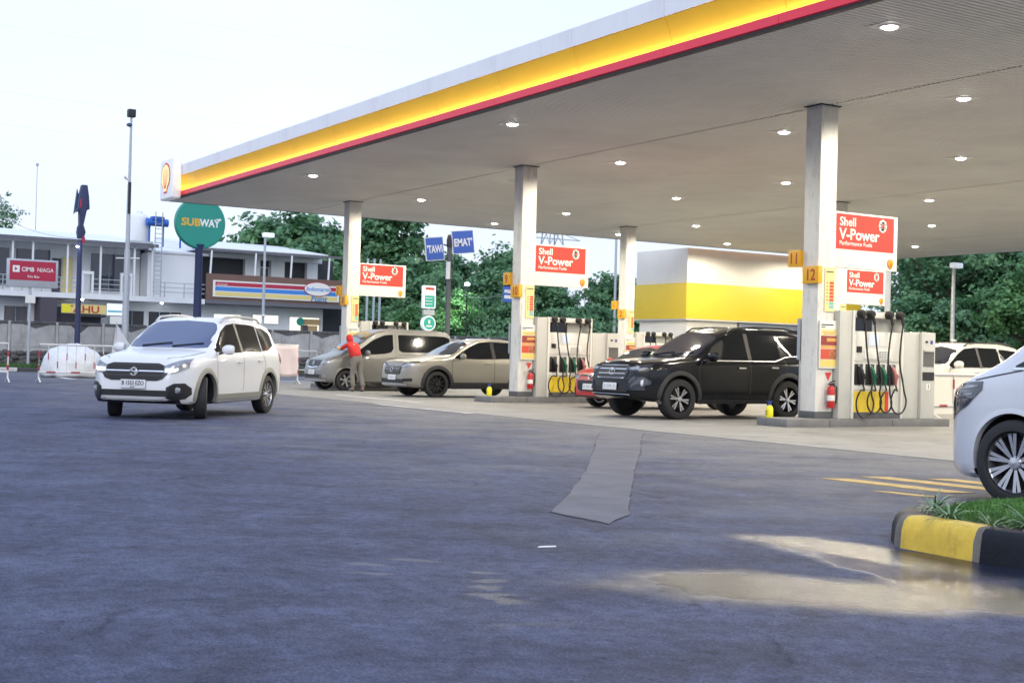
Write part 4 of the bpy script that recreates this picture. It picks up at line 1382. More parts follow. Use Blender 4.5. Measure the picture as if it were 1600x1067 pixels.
# ---- big black four-wheel drive, and a white one of the same build at the back
def fourwheel(paintname, loc, label, heading=DOWN):
    spec = dict(L=4.795, W=1.855, R=0.385, wb=2.745, fo=0.95, paint=paintname, cladseg=2, tw=0.26, cat='car',
                top=[(0, .68), (.03, .88), (.10, 1.04), (.18, 1.09), (1.05, 1.17), (1.35, 1.20), (2.18, 1.68), (2.6, 1.79), (3.8, 1.79), (4.38, 1.70), (4.66, 1.22), (4.77, .98), (4.795, .6)],
                belt=[(0, .93), (.5, 1.02), (1.3, 1.10), (3.6, 1.14), (4.795, 1.16)], bot=[(0, .42), (.3, .34), (.8, .31), (4.2, .33), (4.795, .46)], nose=(0.66, 0.33), tumble=0.20, href=0.64, spokes=6, split=(-0.14, 0.14), sw=0.036, rim=0.245, lip=False, gap=0.07)
    c = Car('four_wheel_drive', spec, loc, heading, label)
    c.patch('windscreen', 'F', [(-.74, 1.215, 1.30), (-.66, 1.21, 1.58), (0, 1.205, 1.69), (.66, 1.21, 1.58), (.74, 1.215, 1.30)], 'windscreen_glass', nu=22, nv=8)
    c.both('side_window', [(1.52, 1.14, 1.20), (1.95, 1.14, 1.50), (2.22, 1.14, 1.63), (2.64, 1.15, 1.67)], 'glass_dark')
    c.both('window_pillar', [(2.645, 1.15, 1.675), (2.74, 1.15, 1.675)], 'black_plastic', nu=2)
    c.both('side_window', [(2.745, 1.15, 1.67), (3.42, 1.16, 1.665), (3.50, 1.17, 1.65)], 'glass_dark')
    c.both('side_window', [(3.56, 1.42, 1.64), (3.75, 1.27, 1.64), (4.2, 1.25, 1.60), (4.36, 1.30, 1.54)], 'glass_dark')
    c.both('window_strip', [(1.52, 1.118, 1.136), (3.35, 1.135, 1.153), (3.62, 1.22, 1.24), (3.8, 1.245, 1.262), (4.3, 1.25, 1.265)], 'chrome', nv=1, nu=20, off=0.01)
    c.both('pillar_strip', [(3.46, 1.60, 1.66), (3.62, 1.40, 1.46), (3.80, 1.235, 1.27)], 'chrome', nv=1, off=0.012)
    c.mirror_f('headlamp', [(.42, .925, .955), (.58, .90, .985), (.74, .90, 1.015), (.84, .95, 1.03)], 'lamp_smoke', off=0.012)
    c.mirror_f('headlamp_lens', [(.52, .925, .955), (.62, .92, .97), (.72, .925, .985)], 'lamp_clear', off=0.018, nu=5, nv=3)
    g_ = c.patch('grille', 'F', [(-.48, .80, .98), (-.42, .74, 1.0), (.42, .74, 1.0), (.48, .80, .98)], 'black_plastic', off=0.012)
    for z0 in (.755, .83, .915, .985):
        c.patch('grille_bar', 'F', [(-.42, z0, z0 + .016), (.42, z0, z0 + .016)], 'chrome' if z0 != .83 else 'silver_trim', off=0.024, nu=14, nv=1, parent=g_)
    c.patch('lower_grille', 'F', [(-.52, .50, .60), (.52, .50, .60)], 'black_plastic', off=0.012)
    c.patch('bumper_strip', 'F', [(-.60, .45, .465), (.60, .45, .465)], 'chrome', off=0.02, nv=1)
    c.mirror_f('fog_lamp_surround', [(.55, .60, .68), (.66, .58, .80), (.78, .60, .80), (.86, .66, .72)], 'lamp_smoke', off=0.014)
    c.mirror_f('fog_blade', [(.755, .62, .72), (.785, .62, .75)], 'chrome', off=0.022, nu=2)
    c.mirror_f('bumper_ledge', [(.52, .535, .575), (.80, .55, .60)], 'lamp_smoke', off=0.03, nu=6, nv=2)
    c.arch('dark_trim', 0.075)
    c.top_gap([(.16, .48), (.40, .68), (1.25, .78)])
    c.emblem_ring(.885, .17, .13, [((0, 1), (0, -.3)), ((-.55, .45), (.55, .45))])
    c.plate(.60, out=0.035)
    c.mirrors(1.62, 1.16, paintname, 1.2)
    c.handles([(2.45, 1.0), (3.30, 1.02)], 'chrome')
    c.seams([[(1.42, .50), (1.40, 1.0), (1.5, 1.12)], [(2.69, .50), (2.69, 1.14)], [(3.45, .70), (3.66, .95), (3.6, 1.18)]])
    c.patch('side_step', 'L', [(1.45, .34, .38), (3.45, .35, .39)], 'dark_trim', off=0.05, nu=8, nv=1)
    for sg in (1, -1):
        pts = []
        for s in (2.3, 2.45, 3.0, 3.8, 4.15, 4.25):
            p, n = c.hit('T', s, sg * .62)
            pts.append((p.x, p.y, p.z + (0.05 if 2.35 < s < 4.2 else 0.0)))
        MB().tube(pts, 0.02, 8).build('roof_rail', 'black_plastic' if paintname == 'paint_black' else 'dark_trim', c.root, smooth=True)
    wipers(c, 1.215, ((-0.5, 0.05), (0.1, 0.6)))
    return c
fourwheel('paint_black', (-3.12, -2.28 + 2.40), 'glossy black four wheel drive parked left of the nearest column')
fourwheel('paint_cream', (-6.75, 11.35), 'white four wheel drive standing behind the barriers at right')

# ---- small red hatchback half hidden behind the black car
def red_hatch():
    spec = dict(L=3.80, W=1.68, R=0.29, wb=2.40, fo=0.74, paint='paint_red', cladseg=2,
                top=[(0, .52), (.03, .70), (.10, .86), (.75, 1.0), (.95, 1.04), (1.65, 1.40), (2.1, 1.48), (3.1, 1.45), (3.6, 1.2), (3.77, .9), (3.8, .6)],
                belt=[(0, .74), (.5, .86), (1.1, .94), (3.8, 1.0)], bot=[(0, .24), (.3, .20), (3.4, .21), (3.8, .36)], nose=(0.6, 0.32), tumble=0.18, href=0.52, spokes=5, sw=0.06, rim=0.19)
    c = Car('small_hatchback', spec, (-7.15, 0.02 + 1.90), DOWN, 'small red hatchback mostly hidden behind the black four wheel drive')
    c.patch('windscreen', 'F', [(-.66, 1.05, 1.12), (-.58, 1.045, 1.33), (0, 1.045, 1.41), (.58, 1.045, 1.33), (.66, 1.05, 1.12)], 'windscreen_glass', nu=20, nv=8)
    c.both('side_window', [(1.15, .99, 1.03), (1.6, .99, 1.28), (2.05, 1.0, 1.38)], 'glass_dark')
    c.both('side_window', [(2.12, 1.0, 1.385), (2.7, 1.02, 1.37), (3.0, 1.06, 1.28)], 'glass_dark')
    c.mirror_f('headlamp', [(.46, .64, .72), (.60, .63, .78), (.72, .66, .83)], 'lamp_clear', off=0.012)
    c.patch('upper_grille', 'F', [(-.42, .715, .755), (.42, .715, .755)], 'black_plastic', off=0.012, nv=2)
    c.patch('grille', 'F', [(-.46, .44, .60), (-.38, .38, .62), (.38, .38, .62), (.46, .44, .60)], 'black_plastic', off=0.012)
    c.mirror_f('fog_lamp', [(.58, .36, .44), (.66, .36, .44)], 'lamp_clear', off=0.014, nu=4, nv=3)
    c.mirror_f('bumper_vent', [(.54, .30, .46), (.70, .32, .46)], 'black_plastic', off=0.010, nu=6)
    c.patch('bumper_lip', 'F', [(-.62, .24, .28), (.62, .24, .28)], 'black_plastic', off=0.02, nv=2)
    c.emblem_ring(.70, .14, .09, [((-.5, 0), (.5, 0))])
    c.plate(.48, out=0.03)
    c.mirrors(1.28, 1.0, 'paint_red', 1.2)
    c.seams([[(1.05, .40), (1.04, .92)], [(2.08, .35), (2.08, 1.0)]])
    return c
red_hatch()

# ---- white people carrier at the right edge
def carrier():
    spec = dict(L=4.95, W=1.85, R=0.352, wb=3.0, fo=0.90, paint='paint_pearl', cladseg=1, cat='van',
                top=[(0, .55), (.03, .78), (.10, .95), (.2, 1.02), (.48, 1.13), (.66, 1.21), (1.65, 1.78), (2.25, 1.87), (4.4, 1.86), (4.75, 1.78), (4.9, 1.2), (4.95, .6)],
                belt=[(0, .86), (.35, .98), (.9, 1.09), (4.95, 1.12)], bot=[(0, .22), (.3, .19), (4.5, .20), (4.95, .32)], nose=(0.75, 0.42), tumble=0.15, href=0.76, spokes=10, split=(-0.10, 0.10), sw=0.032, rim=0.250, gap=0.05, steer=radians(5))
    c = Car('people_carrier', spec, (0, 0), pi, 'white people carrier cut off by the right edge behind the grass kerb')
    c.patch('windscreen', 'F', [(-.74, 1.24, 1.32), (-.66, 1.23, 1.66), (0, 1.22, 1.76), (.66, 1.23, 1.66), (.74, 1.24, 1.32)], 'windscreen_glass', nu=22, nv=8)
    c.both('side_window', [(.90, 1.125, 1.135), (1.30, 1.13, 1.34), (1.38, 1.13, 1.38)], 'glass_dark', nu=8)
    c.both('side_window', [(1.42, 1.135, 1.40), (1.90, 1.15, 1.64), (2.5, 1.16, 1.70)], 'glass_dark')
    c.both('side_window', [(2.6, 1.16, 1.70), (3.7, 1.17, 1.70)], 'glass_dark')
    c.both('side_window', [(3.78, 1.17, 1.70), (4.5, 1.2, 1.66)], 'glass_dark')
    c.both('window_strip', [(.88, 1.10, 1.118), (4.5, 1.16, 1.178)], 'chrome', nv=1, nu=24, off=0.01)
    c.both('headlamp', [(.13, .67, .89), (.25, .73, .955), (.42, .79, .99), (.60, .93, 1.0)], 'lamp_smoke', off=0.010, nu=14)
    c.both('headlamp_strip', [(.18, .915, .93), (.40, .935, .955), (.56, .955, .97)], 'lamp_clear', off=0.016, nu=8, nv=2)
    c.both('headlamp_strip', [(.20, .86, .872), (.50, .89, .902)], 'lamp_clear', off=0.016, nu=8, nv=1)
    c.patch('grille', 'F', [(-.5, .45, .9), (.5, .45, .9)], 'chrome', off=0.01)
    c.plate(.42)
    c.mirrors(1.5, 1.2, 'paint_pearl', 1.15)
    c.seams([[(1.50, .40), (1.48, 1.12)], [(2.55, .35), (2.55, 1.14)], [(0.50, 1.01), (0.98, 1.10)]])
    c.arch('paint_pearl', 0.03, 0.004)
    return c
c7 = carrier()
c7.root.location = (10.62 + c7.xf, -8.18 + 1.85 / 2 - 0.03, 0.004)
# ------------------------------------------------------------------ boundary strip and wall on the left
pbr('kerb_white', (0.50, 0.50, 0.50), 0.8, var=0.2, vscale=5)
pbr('kerb_black', (0.05, 0.05, 0.055), 0.75, var=0.25, vscale=5)
pbr('grass', (0.045, 0.11, 0.025), 0.7, var=0.4, vscale=3)
pbr('soil', (0.10, 0.075, 0.05), 0.95, var=0.3, vscale=6)
pbr('wall_concrete', (0.42, 0.42, 0.42), 0.85, var=0.22, vscale=1.6, dirt=0.55, bump=0.3, bscale=20)
pbr('wall_stain', (0.10, 0.10, 0.105), 0.9, var=0.3, vscale=4)
pbr('stone_dark', (0.10, 0.10, 0.10), 0.95, var=0.4, vscale=5, bump=0.6, bscale=14)
pbr('building_white', (0.72, 0.74, 0.76), 0.75, var=0.05, vscale=0.6, dirt=0.10)
pbr('roof_white', (0.74, 0.76, 0.78), 0.6, var=0.04)
pbr('roof_edge', (0.13, 0.13, 0.15), 0.7, var=0.1)
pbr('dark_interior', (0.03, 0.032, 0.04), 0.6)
pbr('booth_dark', (0.075, 0.065, 0.085), 0.7)
pbr('window_blue', (0.03, 0.04, 0.07), 0.08, coat=0.5)
pbr('window_lit', (0.8, 0.8, 0.7), 0.5, emit=(1.0, 0.97, 0.80), estr=0.9)
pbr('brown_panel', (0.16, 0.09, 0.07), 0.6, var=0.08)
pbr('blue_strip', (0.04, 0.22, 0.62), 0.45)
pbr('yel_strip', (0.72, 0.58, 0.22), 0.45)
pbr('crimson', (0.42, 0.02, 0.06), 0.45)
pbr('teal_sign', (0.015, 0.27, 0.21), 0.45)
pbr('navy', (0.025, 0.035, 0.10), 0.5)
pbr('navy_light', (0.05, 0.08, 0.17), 0.5)
pbr('tarp', (0.62, 0.64, 0.66), 0.45, var=0.12, vscale=4)
pbr('banner_pink', (0.60, 0.52, 0.55), 0.6, var=0.08, vscale=4)
pbr('barrier_white', (0.62, 0.62, 0.62), 0.5, var=0.1)
pbr('barrier_red', (0.30, 0.03, 0.05), 0.5)
pbr('cloth', (0.58, 0.58, 0.60), 0.8, var=0.06)
pbr('plastic_blue', (0.03, 0.13, 0.50), 0.4)
pbr('sub_yellow', (0.72, 0.42, 0.03), 0.45)
pbr('street_blue', (0.06, 0.14, 0.50), 0.45)
pbr('tree_green_sign', (0.01, 0.35, 0.24), 0.4, emit=(0.05, 0.5, 0.40), estr=0.18)
pbr('sign_lit', (0.8, 0.82, 0.85), 0.4, emit=(0.8, 0.9, 1.0), estr=0.35)
pbr('floodlamp', (0.9, 0.9, 0.9), 0.4, emit=(0.9, 0.97, 1.0), estr=30.0)
pbr('cardboard', (0.45, 0.31, 0.16), 0.8, var=0.15)

verge = MB().box(-43.2, -39.25, -60, 12, -0.1, 0.13).build('verge', 'soil')
tag(verge, kind='structure')
kb = empty('kerb', (-39.05, 0, 0)); tag(kb, 'low kerb painted black and white along the grass strip at left', 'kerb')
kme = {m: MB().box(-0.2, 0.1, 0.008, 0.992, 0, 0.16).mesh('kerb_stone', m, bevel=0.02, seg=1) for m in ('kerb_white', 'kerb_black')}
for i in range(-20, 13):
    link('kerb_stone', kme['kerb_white' if i % 2 else 'kerb_black'], kb, (0, i, 0))

def grass_blades(name, region, n, h, zf, mat, seed, wdt=0.02):
    r = random.Random(seed)
    v, f = [], []
    for _ in range(n):
        x, y = region(r)
        z = zf(x, y)
        a = r.uniform(0, 2 * pi)
        hh = h * r.uniform(0.5, 1.3)
        w = wdt * r.uniform(0.7, 1.3)
        bx, by = cos(a) * w, sin(a) * w
        tx, ty = r.uniform(-0.6, 0.6) * hh, r.uniform(-0.6, 0.6) * hh
        b = len(v)
        v += [(x - bx, y - by, z - 0.01), (x + bx, y + by, z - 0.01), (x + tx * .4 + bx * .6, y + ty * .4 + by * .6, z + hh * .6), (x + tx * .4 - bx * .6, y + ty * .4 - by * .6, z + hh * .6), (x + tx, y + ty, z + hh)]
        f += [(b, b + 1, b + 2, b + 3), (b + 3, b + 2, b + 4)]
    o = MB().add(v, f).build(name, mat, fixn=False)
    return o
gl = grass_blades('grass_strip', lambda r: (r.uniform(-43, -39.3), r.uniform(-16, 9)), 26000, 0.16, lambda x, y: 0.13, 'grass', 5, 0.03)
tag(gl, 'green grass strip along the foot of the wall at left', 'grass', kind='stuff')

wall = empty('boundary_wall', (-43.0, 0, 0))
tag(wall, 'stained grey precast concrete wall on dark rubble in front of the buildings', 'wall')
MB().box(-0.30, 0.18, -60, 40, 0.1, 0.78).build('rubble_base', 'stone_dark', wall)
sm = [MB().box(-0.12, 0.12, -0.16, 0.16, -0.09, 0.09).mesh('stone', 'stone_dark', bevel=0.06), MB().box(-0.12, 0.12, -0.22, 0.22, -0.10, 0.10).mesh('stone', 'stone_dark', bevel=0.07)]
rs = random.Random(11)
for i in range(70):
    for j in range(4):
        if rs.random() < 0.75:
            link('stone', sm[rs.randint(0, 1)], wall, (0.17 + rs.uniform(-.03, .05), -7.5 + i * 0.3 + rs.uniform(-.08, .08), 0.2 + j * 0.18 + rs.uniform(-.04, .04)), (rs.uniform(-.3, .3), 0, rs.uniform(-.3, .3)))
pan_me = MB().box(-0.06, 0.06, 0.06, 1.94, 1.0, 2.0).box(-0.06, 0.04, 0.06, 1.94, 0.76, 0.99).mesh('panel', 'wall_concrete', bevel=0.015, seg=1)
pos_me = MB().box(-0.09, 0.11, -0.055, 0.055, 0.76, 2.12).mesh('post', 'wall_concrete', bevel=0.01, seg=1)
cop_me = MB().box(-0.10, 0.10, 0.058, 1.942, 2.004, 2.13).mesh('coping', 'wall_stain', bevel=0.02, seg=1)
rr = random.Random(4)
for i in range(-12, 22):
    y = i * 2.0 + 0.4
    link('post', pos_me, wall, (0, y, 0))
    p_ = link('panel', pan_me, wall, (0, y, 0))
    link('coping', cop_me, wall, (0, y, 0))
    # run-off stain hanging from the coping and moss tuft
    c0 = rr.uniform(0.6, 1.4); w0 = rr.uniform(0.35, 0.8); d0 = rr.uniform(0.15, 0.4)
    MB().prism([(y + c0 - w0, 2.0), (y + c0 - w0 * .45, 2.0 - d0 * .55), (y + c0 - w0 * .1, 2.0 - d0), (y + c0 + w0 * .25, 2.0 - d0 * .7), (y + c0 + w0, 2.0)], 0.061, 0.064, 'x').build('stain', 'wall_stain', wall)

# ------------------------------------------------------------------ buildings behind the wall
BX = -70.0
def bwin(parent, y0, y1, z0, z1, mat='window_blue', n=1, x=BX, frame='roof_white'):
    w = MB()
    w.box(x + .0, x + .07, y0 - .06, y0, z0 - .06, z1 + .06).box(x, x + .07, y1, y1 + .06, z0 - .06, z1 + .06).box(x, x + .07, y0, y1, z1, z1 + .06).box(x, x + .07, y0, y1, z0 - .06, z0)
    o = w.build('window', frame, parent)
    for k in range(n):
        a = y0 + (y1 - y0) * k / n + .02
        b = y0 + (y1 - y0) * (k + 1) / n - .02
        MB().box(x + .01, x + .04, a, b, z0 + .01, z1 - .01).build('pane', mat, o)
    return o
ba = empty('shop_house', (BX, 0, 0)); tag(ba, 'white two storey building with railed balcony and ladder behind the wall at left', 'building')
def P(par, name, mat, *b, **k):
    return MB().box(*b).build(name, mat, par, **k)
def rel(par):
    # children are given in world metres, so undo the parent's offset
    for ch in par.children:
        if not ch.get('_rel'):
            ch['_rel'] = 1
            ch.location = (ch.location.x - par.location.x, ch.location.y - par.location.y, ch.location.z - par.location.z)
P(ba, 'lower_wall', 'building_white', BX - 9, BX, -12, 11.6, 0.0, 4.08)
P(ba, 'floor_slab', 'building_white', BX - 9, BX + 1.5, -12, 11.6, 4.09, 4.42)
P(ba, 'upper_wall', 'building_white', BX - 9, BX - 1.2, -12, 8.0, 4.43, 7.6)
P(ba, 'upper_wall', 'building_white', BX - 9, BX + .4, 8.05, 11.6, 4.43, 7.35)
MB().prism([(BX + 1.6, 7.62), (BX + 1.6, 7.78), (BX - 9.5, 9.1), (BX - 9.5, 7.62)], -12, 8.3, 'y').build('roof', 'roof_white', ba)
P(ba, 'roof_edge', 'roof_edge', BX + 1.61, BX + 1.72, -12, 8.35, 7.58, 7.80)
MB().prism([(BX + .5, 7.36), (BX + .5, 7.5), (BX - 9.5, 8.6), (BX - 9.5, 7.36)], 8.31, 12.1, 'y').build('roof', 'roof_white', ba)
for y in (-5.5, -3.0, -.65, .55, 2.65, 4.7, 6.85, 8.0):
    P(ba, 'balcony_post', 'roof_white', BX + 1.3, BX + 1.42, y, y + .11, 4.43, 7.6)
bwin(ba, -2.5, -.3, 4.8, 7.2, n=2, x=BX - 1.2)
bwin(ba, .1, 2.2, 5.4, 7.2, n=2, x=BX - 1.2)
P(ba, 'door', 'booth_dark', BX - 1.2, BX - 1.12, 2.35, 2.9, 4.43, 6.7)
P(ba, 'door', 'yel_strip', BX - 1.2, BX - 1.12, 3.0, 3.6, 4.43, 6.8)
bwin(ba, 4.75, 7.2, 4.75, 7.2, n=2, x=BX - 1.2)
for z in (4.75, 5.05, 5.35):
    for y0, y1 in ((-12, 3.55), (4.35, 6.0), (8.05, 11.6)):
        P(ba, 'balcony_rail', 'steel', BX + 1.35, BX + 1.40, y0, y1, z, z + .05)
for i in range(14):
    y = -11.5 + i * 1.15
    if not 3.5 < y < 4.3: P(ba, 'rail_post', 'steel', BX + 1.34, BX + 1.41, y, y + .05, 4.43, 5.4)
for y in (8.9, 10.2, 11.3):
    P(ba, 'rail_post', 'steel', BX + 1.34, BX + 1.41, y, y + .05, 4.43, 5.4)
for y in (3.6, 6.05):
    P(ba, 'balcony_block', 'building_white', BX + 1.2, BX + 1.47, y, y + .12, 4.43, 5.65); P(ba, 'balcony_block', 'building_white', BX + 1.2, BX + 1.47, y + .62, y + .74, 4.43, 5.65); P(ba, 'balcony_block', 'building_white', BX + 1.2, BX + 1.47, y, y + .74, 5.66, 5.85)
bwin(ba, -.75, .65, 2.5, 3.5, n=2)
bwin(ba, -4.5, -1.5, 2.3, 3.5, n=3)
bwin(ba, 5.7, 8.0, 2.5, 3.5, n=3)
bwin(ba, 8.3, 10.5, 2.5, 3.5, n=3)
for y in (3.8, 8.9):
    MB().lathe([(0, 0), (.07, 0), (.07, .08), (0, .08)], (BX + .9, y, 4.0), 'z', 12).build('ceiling_spot', 'floodlamp', ba)
rel(ba)
# market stall against the ground floor
st = empty('food_stall', (BX + 1, 3, 0)); tag(st, 'dark food stall with a yellow lettered banner under the balcony', 'stall')
P(st, 'stall_box', 'booth_dark', BX + .1, BX + 1.8, 1.05, 2.05, 0, 4.06)
P(st, 'stall_back', 'booth_dark', BX + .1, BX + .9, 2.06, 5.0, 0, 3.55)
P(st, 'counter_roof', 'dark_interior', BX + .92, BX + 2.2, 3.4, 5.0, 2.95, 3.08)
P(st, 'banner', 'yel_strip', BX + 1.85, BX + 1.9, 2.3, 5.05, 3.15, 3.72)
P(st, 'banner_edge', 'bottle_yellow', BX + 1.902, BX + 1.91, 2.35, 2.85, 3.2, 3.68)
P(st, 'poster', 'sign_lit', BX + 1.85, BX + 1.9, 5.1, 6.1, 3.1, 3.85)
P(st, 'poster_band', 'price_blue', BX + 1.902, BX + 1.91, 5.15, 6.05, 3.30, 3.42)
P(st, 'poster_panel', 'sign_white', BX + 1.85, BX + 1.9, 5.3, 6.1, 2.5, 3.05)
text('TAHU', 'lettering', 'red_letter', st, .62, (BX + 1.905, 2.55, 3.21), FACE_X, bold=.02, sx=1.25)
rel(st)

bb = empty('minimarket_building', (BX, 16, 0)); tag(bb, 'pale two storey building with striped shop sign and brown facade board', 'building')
P(bb, 'lower_wall', 'building_white', BX - 9, BX, 11.65, 20.7, 0, 4.15)
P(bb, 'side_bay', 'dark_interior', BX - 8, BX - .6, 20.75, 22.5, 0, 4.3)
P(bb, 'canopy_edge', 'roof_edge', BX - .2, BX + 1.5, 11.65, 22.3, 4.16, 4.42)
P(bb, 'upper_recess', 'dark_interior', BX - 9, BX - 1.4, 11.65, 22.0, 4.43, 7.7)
for y0, y1 in ((15.2, 16.3), (17.1, 18.1), (19.8, 20.6)):
    P(bb, 'pier', 'building_white', BX - 1.39, BX - .9, y0, y1, 4.43, 7.4)
P(bb, 'beam', 'building_white', BX - 1.39, BX - .85, 11.65, 20.9, 7.41, 7.72)
bwin(bb, 16.35, 17.05, 5.0, 6.9, x=BX - 1.38)
MB().prism([(BX + .9, 7.74), (BX + .9, 7.92), (BX - 9, 9.15), (BX - 9, 7.74)], 11.2, 20.6, 'y').build('roof', 'roof_white', bb)
P(bb, 'roof_edge', 'roof_edge', BX + .91, BX + 1.0, 11.2, 21.6, 7.68, 7.86)
for y in (11.9, 15.0, 17.6, 20.4):
    MB().bar((BX + 1.3, y, 4.5), (BX + 1.0, y + .25, 7.7), .1).build('brace', 'roof_white', bb)
fbd = P(bb, 'facade_board', 'brown_panel', BX + 1.3, BX + 1.5, 11.7, 22.0, 4.43, 6.15)
sg_ = P(bb, 'shop_sign', 'sign_white', BX + 1.52, BX + 1.6, 12.1, 21.2, 4.62, 5.72)
for z0, z1, m in ((5.36, 5.62, 'crimson'), (5.02, 5.30, 'blue_strip'), (4.70, 4.96, 'yel_strip')):
    P(bb, 'sign_stripe', m, BX + 1.602, BX + 1.612, 12.25, 21.05, z0, z1)
ov = MB().lathe([(0, 0), (1, 0), (1, .03), (0, .03)], (0, 0, 0), 'x', 36).build('oval_board', 'crimson', bb, (BX + 1.62, 19.55, 5.45)); ov.scale = (1, 1.02, .50)
ov = MB().lathe([(0, 0), (1, 0), (1, .05), (0, .05)], (0, 0, 0), 'x', 36).build('oval_board', 'sign_white', bb, (BX + 1.625, 19.55, 5.45)); ov.scale = (1, .97, .45)
text('Indomaret', 'lettering', 'blue_strip', bb, .42, (BX + 1.68, 19.55, 5.32), FACE_X, bold=.012, shear=.2, align='CENTER')
text('Point', 'lettering', 'blue_strip', bb, .56, (BX + 1.63, 19.05, 4.62), FACE_X, bold=.02, shear=.2)
text('INDOMARET', 'lettering', 'white_letter', bb, .13, (BX + 1.614, 12.35, 5.40), FACE_X, bold=.01)
bwin(bb, 12.75, 14.65, 3.05, 3.5, 'window_lit')
bwin(bb, 15.5, 17.35, 3.0, 3.55, 'window_lit')
bwin(bb, 18.2, 20.4, 2.3, 3.5, 'window_lit')
for a, b, z0, z1, m in ((19.0, 20.3, 3.0, 3.4, 'cardboard'), (19.4, 20.1, 2.35, 2.95, 'cardboard'), (19.0, 19.35, 2.35, 2.98, 'booth_dark')):
    P(bb, 'display_box', m, BX + .08, BX + .5, a, b, z0, z1)
MB().lathe([(0, 0), (.28, 0), (.28, .06), (0, .06)], (BX + .6, 18.75, 3.2), 'x', 24).build('round_sticker', 'teal_sign', bb)
rel(bb)

# roof things
wt = MB().lathe([(0, 0), (.62, 0), (.64, .1), (.64, 1.5), (.5, 1.72), (.2, 1.85), (.2, 1.95), (0, 1.95)], (BX + .6, 7.35, 8.0), 'z', 24).build('water_tank', 'roof_white', smooth=True, sharp=40)
tag(wt, 'white cylindrical water tank on the roof edge beside the tall mast', 'water tank')
MB().box(BX - .2, BX + 1.4, 6.6, 8.1, 7.85, 7.99).build('tank_base', 'galv', wt)
lad = MB()
for y in (8.05, 8.5):
    lad.tube([(BX + 1.9, y, 4.42), (BX + 1.9, y, 9.9)], .035, 6)
for k in range(16):
    lad.tube([(BX + 1.9, 8.05, 4.6 + k * .3), (BX + 1.9, 8.5, 4.6 + k * .3)], .025, 6)
lo_ = lad.build('roof_ladder', 'steel'); tag(lo_, 'steel ladder climbing to the blue tank on the left building', 'ladder')
for y, nm in ((8.3, 'small blue tank at the head of the ladder on the roof'), (10.35, 'small blue tank left of the round green sign')):
    o = MB().tube([(BX + 1.4, y - .7, 9.25), (BX + 1.4, y + .7, 9.25)], .26, 14).box(BX + 1.1, BX + 1.7, y - .4, y + .4, 9.4, 9.62).box(BX + 1.2, BX + 1.3, y - .5, y - .4, 7.7, 9.2).box(BX + 1.2, BX + 1.3, y + .4, y + .5, 7.7, 9.2).build('blue_tank', 'plastic_blue', smooth=True, sharp=40)
    tag(o, nm, 'tank')

# ------------------------------------------------------------------ roadside signs and masts in front of the wall
PX = -42.0
cs = empty('bank_sign', (PX, -4.98, 0.13)); tag(cs, 'red bank sign with white lettering on a grey post at far left', 'sign')
MB().tube([(0, 0, 0), (0, 0, 3.5)], .06, 10).build('post', 'galv', cs, smooth=True)
fr_ = MB().box(-.1, .1, -.98, 1.12, 3.42, 4.62).build('sign_frame', 'galv', cs, bevel=.02)
MB().box(.102, .112, -.88, 1.02, 3.72, 4.54).build('sign_face', 'crimson', cs)
text('CIMB', 'lettering', 'white_letter', cs, .25, (.114, -.40, 4.10), FACE_X, bold=.022, sx=.9)
text('NIAGA', 'lettering', 'white_letter', cs, .25, (.114, .24, 4.10), FACE_X, bold=.002, sx=.88)
text('Kita Bisa', 'lettering', 'white_letter', cs, .14, (.114, -.15, 3.84), FACE_X, bold=.006)
MB().box(.113, .12, -.76, -.48, 4.05, 4.33).build('logo_square', 'white_letter', cs)
MB().prism([(-.68, 4.11), (-.55, 4.19), (-.68, 4.27)], .1205, .125, 'x').build('logo_arrow', 'crimson', cs)
MB().box(.05, .12, -.2, .2, 2.75, 3.1).build('meter_box', 'sign_white', cs)

ds = empty('draped_pole_sign', (PX, -2.95, 0.13)); tag(ds, 'dark pole carrying a narrow dark blue figure shaped sign', 'sign')
MB().tube([(0, 0, 0), (0, 0, 5.6)], [.13, .10], 12).build('pole', 'navy', ds, smooth=True)
MB().prism([(-.10, 5.65), (.12, 5.65), (.20, 5.95), (.10, 6.25), (.22, 6.9), (.34, 6.95), (.30, 7.5), (.22, 8.0), (-.02, 8.0), (-.10, 7.6), (-.16, 7.0), (-.28, 6.75), (-.10, 6.85), (-.08, 6.25), (-.16, 5.95)], -.16, .16, 'x').build('figure_panel', 'navy', ds, bevel=.03)
MB().prism([(-.26, 6.72), (-.12, 6.95), (-.08, 7.6), (-.14, 7.85), (-.20, 7.3)], -.34, -.17, 'x').build('rear_panel', 'navy_light', ds, bevel=.02)
MB().prism([(-.10, 6.95), (-.02, 7.05), (-.02, 7.4), (-.09, 7.35)], .161, .18, 'x').build('red_piece', 'crimson', ds)
MB().lathe([(0, 0), (.14, .05), (.17, .15), (.12, .30), (0, .34)], (0, .0, 5.93), 'z', 14).build('round_piece', 'navy', ds, smooth=True)
MB().prism([(.05, 5.45), (.17, 5.5), (.16, 5.72), (.05, 5.75)], .1, .2, 'x').build('red_foot', 'crimson', ds)
MB().lathe([(0, 0), (.05, 0), (.05, .06), (0, .06)], (.2, -.15, 5.25), 'z', 10).build('small_lamp', 'floodlamp', ds)

